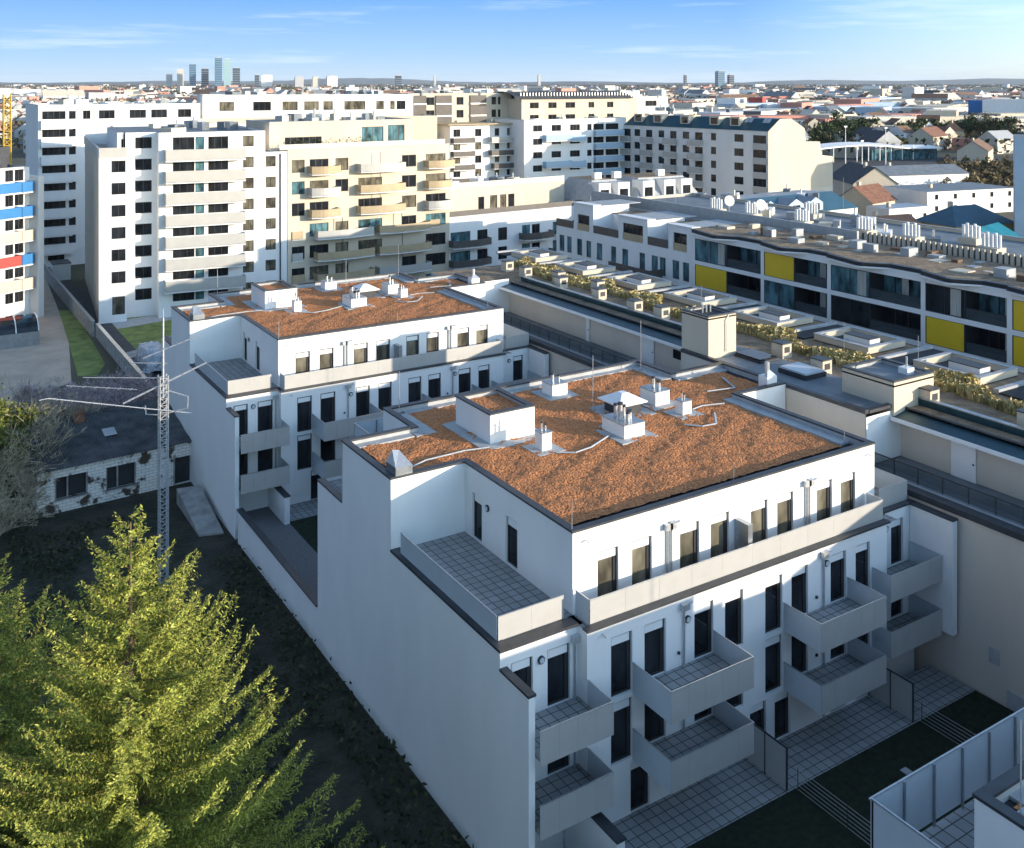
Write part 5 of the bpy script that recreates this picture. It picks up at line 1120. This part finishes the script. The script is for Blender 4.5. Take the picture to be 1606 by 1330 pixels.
# bare trees and shrubs
TW = leafmats('twig_bark', [(.50, .43, .29), (.38, .33, .22)]); TP = leafmats('shrub_bark', [(.55, .45, .45), (.42, .34, .34)])
def bare(name, label, x, y, h, w, seed, mats, depth=5, group=None, cat='shrub', stems=5, r0=.05, base=-.9):
    rnd = random.Random(seed); T = thing(name, label, cat, (x, y, base), 0, group); st = MB(); tw = MB()
    def grow(p, d, l, r, k):
        q = p + d * l; (st if k <= 1 else tw).tube(p, q, max(r, .02), mats[k % 2], 3 if k else 5, max(.016, r * .65))
        if k >= depth: return
        for _ in range(3 if k < 3 else 2):
            e = (d + Vector((rnd.uniform(-1, 1), rnd.uniform(-1, 1), rnd.uniform(-.5, .8))) * .75).normalized(); grow(q, e, l * rnd.uniform(.6, .88), r * .62, k + 1)
    for s in range(stems):
        a = rnd.uniform(0, 6.28); d = Vector((math.cos(a) * w / h * .6, math.sin(a) * w / h * .6, 1)).normalized(); grow(Vector((x + rnd.uniform(-.3, .3), y + rnd.uniform(-.3, .3), base)), d, h * .3, r0 * rnd.uniform(.7, 1.1), 0)
    st.build('stem', T); tw.build('twigs', T); return T
xs_ = [(6.0, 92, 9.5, 8), (7.6, 88.5, 8.5, 8), (5.0, 86, 8, 8), (9.6, 86.5, 4, 4), (6.8, 82, 5, 5), (12.0, 94, 6.5, 6), (5.6, 79, 4.5, 5), (4.6, 83.5, 7, 6)]
lbs = ['bare pale-twigged tree at the left edge, farthest of the left clump', 'tall bare tree left of the derelict shed, twigs lit by the sun', 'bare tree wrapped in green ivy at the left edge', 'bare shrub reaching over the left corner of the derelict shed', 'dark bare shrub in shade left of the derelict shed', 'low bare shrub between the tall bare tree and the shed roof', 'bare shrub nearest the camera in the left clump, above the second conifer', 'bare tree at the left edge just in front of the ivy-wrapped one']
for i, (x, y, h, w) in enumerate(xs_): bare('bare_tree', lbs[i], x, y, h, w, 50 + i, TW, 6, 'bare trees left of the shed', 'tree', 4, .09)
sx = [(14.5, 96, 4.5), (16.2, 99, 5), (17.8, 96.5, 4.6), (19.2, 100, 5), (20.6, 97.5, 4.5), (22.0, 101, 4), (18.5, 105, 4), (20.6, 106, 4), (15.5, 103, 4.5), (13, 107, 4)]
sl_ = ['bare purple-brown shrub behind the left end of the shed roof', 'second bare purple-brown shrub from the left behind the shed', 'bare purple-brown shrub behind the middle of the shed roof', 'tall bare purple-brown shrub left of the antenna mast top', 'bare purple-brown shrub between mast and garden wall', 'small bare shrub at the end of the garden wall', 'bare shrub in the row farther back near the lawn strip', 'bare shrub farther back, close to the garden wall', 'bare shrub beside the end of the warm path', 'bare shrub at the far left below the garage canopy']
for i, (x, y, h) in enumerate(sx): bare('bare_shrub', sl_[i], x, y, h, 4.5, 80 + i, TP, 6, 'bare shrubs behind the shed', 'shrub', 6, .04)
# ivy / green leaves on the left clump
rs = np.random.RandomState(5); IVY = leafmats('ivy_leaf', [(.17, .20, .03), (.10, .13, .03), (.24, .24, .06)])
T = thing('leafy_shrub', 'leafy yellow-green shrub among the bare trees at the left edge', 'shrub', (5.5, 87, -.9))
C = rs.normal(size=(30, 3)) * [1.7, 1.8, 1.5] + [0, 0, 6.4]; n = 15000; k = rs.randint(0, 30, n); P = C[k] + rs.normal(size=(n, 3)) * .5; P[:, 2] = np.maximum(P[:, 2], .1)
addmesh('leaves', cards_mesh('leaves', rcards(P, .19, rs, .7), 4, IVY, rs.randint(0, 3, n)), T); b = MB()
for k in range(7): b.tube((5.5, 87, -.9), (5.5 + rs.normal() * 1.2, 87 + rs.normal() * 1.2, 3.5), .09, TW[1], 5, .03)
b.build('stem', T)
# low dark ground cover over the garden and along the party wall
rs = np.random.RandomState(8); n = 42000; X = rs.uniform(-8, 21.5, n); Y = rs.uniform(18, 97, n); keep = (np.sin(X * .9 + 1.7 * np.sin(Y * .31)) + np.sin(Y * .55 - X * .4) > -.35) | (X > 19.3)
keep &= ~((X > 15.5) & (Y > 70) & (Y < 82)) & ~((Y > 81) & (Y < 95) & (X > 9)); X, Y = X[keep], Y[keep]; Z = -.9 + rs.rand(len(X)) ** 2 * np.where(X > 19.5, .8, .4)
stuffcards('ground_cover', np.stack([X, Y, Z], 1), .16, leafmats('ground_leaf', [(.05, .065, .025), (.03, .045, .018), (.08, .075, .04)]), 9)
# conifers
NEED = leafmats('needle', [(.42, .44, .07), (.30, .34, .055), (.50, .50, .12), (.17, .21, .04)]); BARK = mat('spruce_bark', (.16, .11, .07), .9, var=.4, scale=6)
def conifer(label, x, y, H, Rm, seed, NB, base=-.9, size=.042, step=.05, wid=.5):
    rs = np.random.RandomState(seed); T = thing('conifer', label, 'tree', (x, y, base), 0, 'conifers at the lower left'); tr = MB(); tr.tube((x, y, base), (x, y, base + H * .97), H * .011, BARK, 10, .03); tr.build('trunk', T)
    br = MB(); PP = []; AX = []
    for k in range(NB):
        t = ((k + .7) / NB) ** .62; z = H * (1 - t * .9); L_ = (Rm * t ** 1.0 * rs.uniform(.66, 1.14) + .18); a = k * 2.399963 + rs.uniform(-.35, .35); ca, sa = math.cos(a), math.sin(a)
        dr = rs.uniform(.05, .22) * (t ** .5); up = rs.uniform(.2, .5); pts = []; ns = 7
        for i in range(ns + 1):
            s = i / ns; rr = L_ * s; zz = z + L_ * (.25 * s * (1 - t) * 2 - dr * 2.2 * s + up * s ** 3 + dr * 1.1 * s * s)
            pts.append(Vector((ca * rr + .05 * L_ * math.sin(s * 3 + k) * -sa, sa * rr + .05 * L_ * math.sin(s * 3 + k) * ca, zz)))
        for i in range(ns): br.tube(pts[i], pts[i + 1], max(.012, .035 * (L_ / Rm) * (1 - i / ns)), BARK, 4)
        m = int(L_ / step)
        for j in range(m):
            s = (j + rs.rand()) / m
            if s < .12 and L_ > 1.2: continue
            f = s * ns; i = min(ns - 1, int(f)); p = pts[i].lerp(pts[i + 1], f - i); w = wid * (.35 + 1.1 * math.sin(math.pi * min(1, s * .85 + .12))) * min(1, .35 + L_ / 4) * rs.uniform(.6, 1.1)
            fw = (pts[i + 1] - pts[i]).normalized()
            for sd_ in (-1, 1):
                q = Vector((-sa * sd_, ca * sd_, 0)); dv = (q * .85 + fw * .75 + Vector((0, 0, rs.uniform(-.75, .05)))).normalized(); c = max(2, int(w / .06))
                for e in range(c):
                    r_ = w * (e + rs.rand()) / c; PP.append(tuple(p + dv * r_ + Vector((0, 0, -.18 * r_ * r_ / max(w, .1))))); AX.append(tuple(dv))
            PP.append(tuple(p + Vector((0, 0, .03)))); AX.append(tuple(fw))
    br2 = MB(); br2.v = [(v[0] + x, v[1] + y, v[2] + base) for v in br.v]; br2.f = br.f; br2.m = br.m; br2.mats = br.mats; br2.build('branches', T)
    PP = np.array(PP) + rs.normal(size=(len(PP), 3)) * .035; V = rcards(PP, size, rs, 1.7, np.array(AX), .5); mi = np.clip((rs.rand(len(PP)) * 4).astype(int), 0, 3); addmesh('needles', cards_mesh('needles', V, 4, NEED, mi), T)
    print('conifer cards', len(PP)); return T
conifer('large yellow-green conifer with its pointed top below the antenna mast, filling the lower left', 7.3, 36.8, 18.6, 8.6, 1, 260)
conifer('second conifer behind the large one, paler tips at the left edge', 3.6, 42.8, 15.6, 6.5, 2, 140)
conifer('third conifer partly hidden at the lower left corner, left of the large one', 1.2, 38.2, 11.5, 5.5, 3, 110)

# ------------------------------------------------------------ derelict shed, ramp, mast
def shed():
    brick = mat('peeling_brick', (.95, .93, .9), .95, c2=(.10, .075, .06), scale=.9, thr=(.40, .47), detail=12, bump=.4, bscale=6)
    t = brick.node_tree; b_ = t.nodes['Principled BSDF']; g_ = t.nodes.new('ShaderNodeNewGeometry'); mp_ = t.nodes.new('ShaderNodeMapping'); mp_.inputs['Rotation'].default_value = (R(90), 0, 0); br = t.nodes.new('ShaderNodeTexBrick')
    br.inputs['Scale'].default_value = 1; br.inputs['Brick Width'].default_value = .6; br.inputs['Row Height'].default_value = .25; br.inputs['Mortar Size'].default_value = .02; br.inputs['Color1'].default_value = (.80, .78, .74, 1); br.inputs['Color2'].default_value = (.70, .69, .65, 1); br.inputs['Mortar'].default_value = (.35, .33, .3, 1)
    old = b_.inputs['Base Color'].links[0].from_socket; mu = t.nodes.new('ShaderNodeMixRGB'); mu.blend_type = 'MULTIPLY'; mu.inputs[0].default_value = .85
    t.links.new(g_.outputs['Position'], mp_.inputs[0]); t.links.new(mp_.outputs[0], br.inputs['Vector']); t.links.new(old, mu.inputs[1]); t.links.new(br.outputs[0], mu.inputs[2]); t.links.new(mu.outputs[0], b_.inputs['Base Color'])
    F = Fac(at(58, 0, 76.6), at(318, 0, 84.2)); S_ = F.s; T = thing('derelict_shed', 'derelict low brick shed with peeling white walls and dark corrugated roof', 'shed', (*F.pt(6, 4), -.9))
    b = MB(); zt = 2.45; H = []
    for ua, uc, va, vc, dr in ((86, 138, 745, 779, 0), (166, 214, 729, 764, 0), (274, 300, 716, 760, 1)): H.append((S_(ua), S_(uc), F.z((ua + uc) / 2, vc), F.z((ua + uc) / 2, va)))
    b.wall(F.pt(0), F.pt(F.L), -.9, zt, brick, H, .3); b.wall(F.pt(F.L), F.pt(F.L, 8.6), -.9, 3.5, brick); b.wall(F.pt(0, 8.6), F.pt(0), -.9, zt, brick)
    b.wall(F.pt(F.L, 8.6), F.pt(0, 8.6), -.9, 3.5, brick); b.build('wall', T)
    i_ = MB(); i_.prism([F.pt(.1, .35), F.pt(F.L - .1, .35), F.pt(F.L - .1, 8.4), F.pt(.1, 8.4)], -.88, 2.3, M['black']); i_.build('dark_interior', T)
    for k, h in enumerate(H[:2]):
        f = MB(); w_ = h[1] - h[0]
        for s in (0, w_ * .36, w_ - .12): f.prism([F.pt(h[0] + s, .1), F.pt(h[0] + s + .12, .1), F.pt(h[0] + s + .12, .2), F.pt(h[0] + s, .2)], h[2], h[3], M['concrete'])
        f.prism([F.pt(h[0] - .1, -.1), F.pt(h[1] + .1, -.1), F.pt(h[1] + .1, .2), F.pt(h[0] - .1, .2)], h[2] - .1, h[2], M['concrete']); f.build('window_frame', T)
    f = MB(); h = H[2]; f.prism([F.pt(h[0] - .12, -.05), F.pt(h[0], -.05), F.pt(h[0], .2), F.pt(h[0] - .12, .2)], h[2], h[3] + .1, M['concrete']); f.prism([F.pt(h[1], -.05), F.pt(h[1] + .12, -.05), F.pt(h[1] + .12, .2), F.pt(h[1], .2)], h[2], h[3] + .1, M['concrete']); f.build('door_frame', T)
    r = MB(); n = 120
    for i in range(n):
        s0, s1 = -.3 + (F.L + .4) * i / n, -.3 + (F.L + .4) * (i + 1) / n; h0, h1 = (.0, .13) if i % 2 else (.13, .0); sag = lambda s: -.18 * math.exp(-((s - 8) / 3) ** 2)
        r.face([(*F.pt(s0, -.4), zt + .08 + h0), (*F.pt(s1, -.4), zt + .08 + h1), (*F.pt(s1, 4.4), 3.15 + h1 + sag(s1)), (*F.pt(s0, 4.4), 3.15 + h0 + sag(s0))], M['eternit']); r.face([(*F.pt(s0, 4.4), 3.15 + h0 + sag(s0)), (*F.pt(s1, 4.4), 3.15 + h1 + sag(s1)), (*F.pt(s1, 9.0), 3.75 + h1), (*F.pt(s0, 9.0), 3.75 + h0)], M['eternit'])
    ro = r.build('roof', T); b = MB(); s = S_(170) + .6; b.face([(*F.pt(s, 3.5), 3.15), (*F.pt(s + 1.0, 3.5), 3.15), (*F.pt(s + 1.0, 4.6), 3.45), (*F.pt(s, 4.6), 3.45)], M['flashing']); b.build('skylight', ro)
    b = MB(); s = S_(150); b.prism([F.pt(s, 7.0), F.pt(s + .8, 7.0), F.pt(s + .8, 7.8), F.pt(s, 7.8)], 3.2, 4.4, M['tile']); b.build('chimney', ro)
    b = MB(); b.tube((*F.pt(F.L - .6, -.15), -.8), (*F.pt(F.L - .6, -.15), zt), .06, M['darkmetal'], 6); b.build('rainwater_pipe', T)
shed()
b = MB(); A = [at(277, 768, 79.2), at(320, 757, 79.9)]; B_ = [gp(357, 836), gp(312, 842)]
top = [(A[0][0], A[0][1], .3), (A[1][0] - .3, A[1][1], .35), (B_[0][0] - .3, B_[0][1], -.75), (B_[1][0], B_[1][1], -.75)]
b.face([top[3], top[2], top[1], top[0]], M['concrete'])
for i in range(4): p, q = top[i], top[(i + 1) % 4]; b.face([p, q, (q[0], q[1], -.95), (p[0], p[1], -.95)], M['concrete'])
b.build('ramp', None, label='weathered concrete ramp leading down from the shed door along the party wall', cat='ramp')
def mast():
    D0 = 66.0; x, y, _ = at(256, 0, D0); T = thing('antenna_mast', 'tall lattice antenna mast with long yagi booms standing before the derelict shed', 'mast', (x, y, -.9)); s = M['steel']; h = .26; zt = 13.2
    C = [(x - h, y - h), (x + h, y - h), (x + h, y + h), (x - h, y + h)]
    b = MB()
    for c in C: b.tube((*c, -.9), (*c, zt), .045, s, 6)
    b.build('mast_leg_frame', T); b = MB(); k = 0; z = -.9
    while z < zt - .4:
        for i in range(4): p, q = C[i], C[(i + 1) % 4]; b.tube((*p, z), (*q, z + .45), .022, s, 4); b.tube((*q, z), (*q, z + .01), .01, s, 3) if 0 else b.tube((*p, z + .45), (*q, z + .45), .02, s, 4)
        z += .45
    b.build('bracing', T); b = MB(); b.tube((x, y, zt - 1.5), (x, y, 17.0), .06, s, 8); b.tube((x, y, 17), (x, y, 17.6), .02, s, 5); b.build('top_pole', T)
    def boom(u0, v0, D0_, u1, v1, D1_, r=.05, els=0, el=.6):
        p, q = Vector(at(u0, v0, D0_)), Vector(at(u1, v1, D1_)); b = MB(); b.tube(p, q, r, s, 6)
        d = (q - p).normalized(); e = d.cross(Vector((0, 0, 1))).normalized()
        for i in range(els): c = p.lerp(q, (i + .5) / els); b.tube(c - e * el, c + e * el, .014, s, 4)
        b.build('antenna_boom', T)
    boom(193, 633, 65.0, 323, 569, 67.0, .06, 9, .18); boom(224, 562, 65.5, 309, 527, 66.5, .04, 7, .2); boom(76, 625, 62, 300, 648, 66.6, .035, 10, .3); boom(104, 605, 66, 215, 611, 66, .03, 6, .25)
    boom(130, 592, 66, 262, 593, 66, .035, 0); boom(204, 569, 66, 262, 570, 66, .03, 0); boom(62, 628, 60, 76, 625, 62, .03)
    b = MB(); b.path([at(u, v, 66) for u, v in ((228, 636), (229, 650), (252, 651), (294, 640), (295, 622), (262, 612))], .045, s); b.build('bracket', T)
mast()

# ------------------------------------------------------------ far city
def far_city():
    rnd = random.Random(99); mw = [M['plaster'], M['cream'], M['beige'], M['pink'], M['greyplaster'], M['plaster2']]; mr = [M['tile'], M['orange'], M['tile2'], M['tile2'], M['slate'], M['membrane'], M['flashing'], M['beige'], M['cream']]
    b = MB()
    for k in range(7500):
        t = rnd.random(); D = 440 * (11000 / 440.) ** (t ** .8); u = rnd.uniform(-80, 1690)
        if D < 640 and u > 1250 and rnd.random() < .8: continue
        if 620 < D < 1500 and 1040 < u and rnd.random() < .75: continue
        if math.sin(u * .02 + D * .003) * math.sin(D * .0021 - u * .013) > .35 and rnd.random() < .8: continue
        x, y, _ = at(u, 0, D); far = D > 1500; w = rnd.uniform(8, 15) * (1 if not far else rnd.uniform(1.5, 6)); d = rnd.uniform(8, 13) * (1 if not far else 2); h = rnd.uniform(4, 8) if not far else rnd.uniform(5, 11) if rnd.random() < .965 else rnd.uniform(13, 25)
        if far and rnd.random() < .35: continue
        a = rnd.choice([0, PH, .5, 1.2, 2.2]) + rnd.uniform(-.1, .1); ca, sa = math.cos(a), math.sin(a); wm = rnd.choice(mw); rm = rnd.choice(mr if not far else mr[2:])
        X = lambda px, py, z: (x + px * ca - py * sa, y + px * sa + py * ca, z)
        q = [X(-w / 2, -d / 2, 0)[:2], X(w / 2, -d / 2, 0)[:2], X(w / 2, d / 2, 0)[:2], X(-w / 2, d / 2, 0)[:2]]
        if h > 12 or far and rnd.random() < .8 or rnd.random() < .35: b.prism(q, -.9, h, wm, rm, False)
        else:
            b.prism(q, -.9, h, wm, wm, False); zr = h + d * .38; r0, r1 = X(-w / 2 - .3, 0, zr), X(w / 2 + .3, 0, zr); e = [X(-w / 2 - .3, -d / 2 - .4, h - .1), X(w / 2 + .3, -d / 2 - .4, h - .1), X(w / 2 + .3, d / 2 + .4, h - .1), X(-w / 2 - .3, d / 2 + .4, h - .1)]
            b.face([e[0], e[1], r1, r0], rm); b.face([e[2], e[3], r0, r1], rm); b.face([e[1], e[2], r1], wm); b.face([e[3], e[0], r0], wm)
    for k in range(90):
        D = rnd.uniform(650, 1600); u = rnd.uniform(1040, 1640); x, y, _ = at(u, 0, D); w = rnd.uniform(25, 95); b.box(x - w / 2, x + w / 2, y - 12, y + 12, -.9, rnd.uniform(6, 11), rnd.choice([M['plaster'], M['cream'], M['cream'], M['pink'], M['beige'], M['bluegrey']]), rot=rnd.choice([.5, .5, .1, -.3]))
    b.build('distant_city', kind='stuff')
    # woods and garden trees between the far houses: jittered low crowns
    rs = np.random.RandomState(12); n = 90000; t = rs.rand(n); D = 430 * (12000 / 430.) ** (t ** .75); u = rs.uniform(-80, 1690, n); hh = rs.rand(n) ** .7 * (7 + D * .0006)
    X = D * FX + (u - CU) / FOC * D * RX; Y = D * FY + (u - CU) / FOC * D * RY; cl = np.sin(X * .011 + 2 * np.sin(Y * .004)) + np.sin(Y * .013 - X * .006); k = cl > -.5; X, Y, hh, D = X[k], Y[k], hh[k], D[k]
    P = np.stack([X, Y, hh - .5], 1); sz = 1.1 + D * .0012; V = rcards(P, 1.0, rs, .8); V = P[:, None, :] + (V - P[:, None, :]) * sz[:, None, None]
    mm = leafmats('far_tree', [(.07, .075, .035), (.11, .085, .05), (.15, .11, .065), (.05, .06, .035)]); o = addmesh('distant_woods', cards_mesh('distant_woods', V, 4, mm, rs.randint(0, 4, len(X))), None); o['kind'] = 'stuff'
    h = MB(); hm = mat('hill_woods', (.16, .17, .17), .95, c2=(.09, .10, .10), scale=.004, detail=8); rr = random.Random(6); K = 120
    for j, (D0, D1, amp, off) in enumerate(((9500, 11500, 52, 0), (12500, 15500, 105, 3))):
        pts = []
        for i in range(K + 1):
            a_ = -200 + 2000 * i / K; e = amp * (.55 + .3 * math.sin(i * .11 + off) + .18 * math.sin(i * .31 + 2 * off) + rr.uniform(-.04, .04)); pts.append((at(a_, 0, D0)[:2] + (-.9,), at(a_, 0, D1)[:2] + (e,), at(a_, 0, D1 + 4000)[:2] + (-.9,)))
        for i in range(K):
            h.face([pts[i][0], pts[i + 1][0], pts[i + 1][1], pts[i][1]], hm); h.face([pts[i][1], pts[i + 1][1], pts[i + 1][2], pts[i][2]], hm)
    h.build('hills', kind='structure')
far_city()
gb_ = glass('tower_glass_blue', (.05, .16, .26), .2, (.03, .10, .18)); gt_ = glass('tower_glass_pale', (.30, .45, .48), .25, (.2, .35, .4)); gd_ = glass('tower_glass_dark', (.04, .07, .11), .2)
def skys(u0, u1, v, D, m, label, mt=None, group='skyline towers', spire=0):
    w = (u1 - u0) / FOC * D; c = at((u0 + u1) / 2, 0, D); zt = CAMZ - (v - HOR) / FOC * D; T = thing('skyscraper', label, 'skyscraper', (c[0], c[1], -.9), 0, group); b = MB(); a = -math.atan2(FX, FY) + R(18)
    b.box(c[0] - w * .42, c[0] + w * .42, c[1] - w * .35, c[1] + w * .35, -.9, zt, m, rot=a, c=c[:2]); b.build('shaft', T)
    b = MB(); b.box(c[0] - w * .3, c[0] + w * .3, c[1] - w * .25, c[1] + w * .25, zt, zt + 5, M['greyplaster'], rot=a, c=c[:2])
    if spire: b.tube((c[0], c[1], zt), (c[0], c[1], zt + spire), 3, M['greyplaster'], 5, .5)
    b.build('roof_plant', T); b = MB()
    for k in range(int((zt + .9) / 14)): z = 6 + k * 14; b.box(c[0] - w * .43, c[0] + w * .43, c[1] - w * .36, c[1] + w * .36, z, z + 1.5, M['greyplaster'], rot=a, c=c[:2])
    b.build('floor_bands', T)
skys(336, 349, 91, 6000, gb_, 'tallest skyscraper of the far cluster, dark blue glass'); skys(350, 363, 93, 6050, gt_, 'pale glass skyscraper touching the tallest one'); skys(364, 377, 107, 6100, gd_, 'dark grey tower right of the pale glass skyscraper')
skys(296, 308, 101, 6200, gb_, 'dark blue tower left of the tallest one, separate'); skys(315, 328, 108, 6200, gd_, 'short blue tower between the separate one and the tallest'); skys(277, 289, 109, 6300, M['beige'], 'brownish tower left of the dark blue separate tower'); skys(260, 271, 117, 6300, M['greyplaster'], 'leftmost grey block of the skyscraper cluster')
skys(399, 407, 118, 6000, gd_, 'small dark tower right of the skyscraper cluster'); skys(408, 428, 118, 6100, M['plaster'], 'wide white block right of the small dark tower'); skys(461, 477, 121, 6000, M['greyplaster'], 'grey block on the horizon, farther right of the white block'); skys(489, 501, 121, 6000, M['beige'], 'brown-grey block on the horizon beside a domed one'); skys(511, 530, 120, 6000, M['plaster'], 'pale block with a small spire on the horizon', spire=30)
skys(1122, 1136, 112, 7000, gb_, 'blue glass tower alone on the right horizon'); skys(1141, 1151, 118, 7000, gd_, 'short dark tower right of the lone blue one'); skys(1072, 1077, 118, 7000, gd_, 'thin dark tower left of the lone blue one'); skys(843, 848, 118, 7000, M['greyplaster'], 'thin control-tower shape on the central horizon', spire=12); skys(680, 684, 119, 7000, M['greyplaster'], 'thin pale tower on the horizon left of centre', spire=14); skys(619, 630, 119, 7000, gd_, 'small dark block on the horizon left of centre')
# clear air
hz_ = MB(); hm_ = bpy.data.materials.new('haze'); hm_.use_nodes = True; t = hm_.node_tree; t.nodes.clear(); pv = t.nodes.new('ShaderNodeVolumePrincipled'); pv.inputs['Color'].default_value = (.75, .85, 1, 1); pv.inputs['Density'].default_value = 2.2e-5; pv.inputs['Anisotropy'].default_value = 0
oo = t.nodes.new('ShaderNodeOutputMaterial'); t.links.new(pv.outputs[0], oo.inputs['Volume'])
HAZE = True
if HAZE:
    hz_.box(-24000, 30000, -12000, 30000, -2, 230, hm_); hz_.build('haze', kind='stuff')
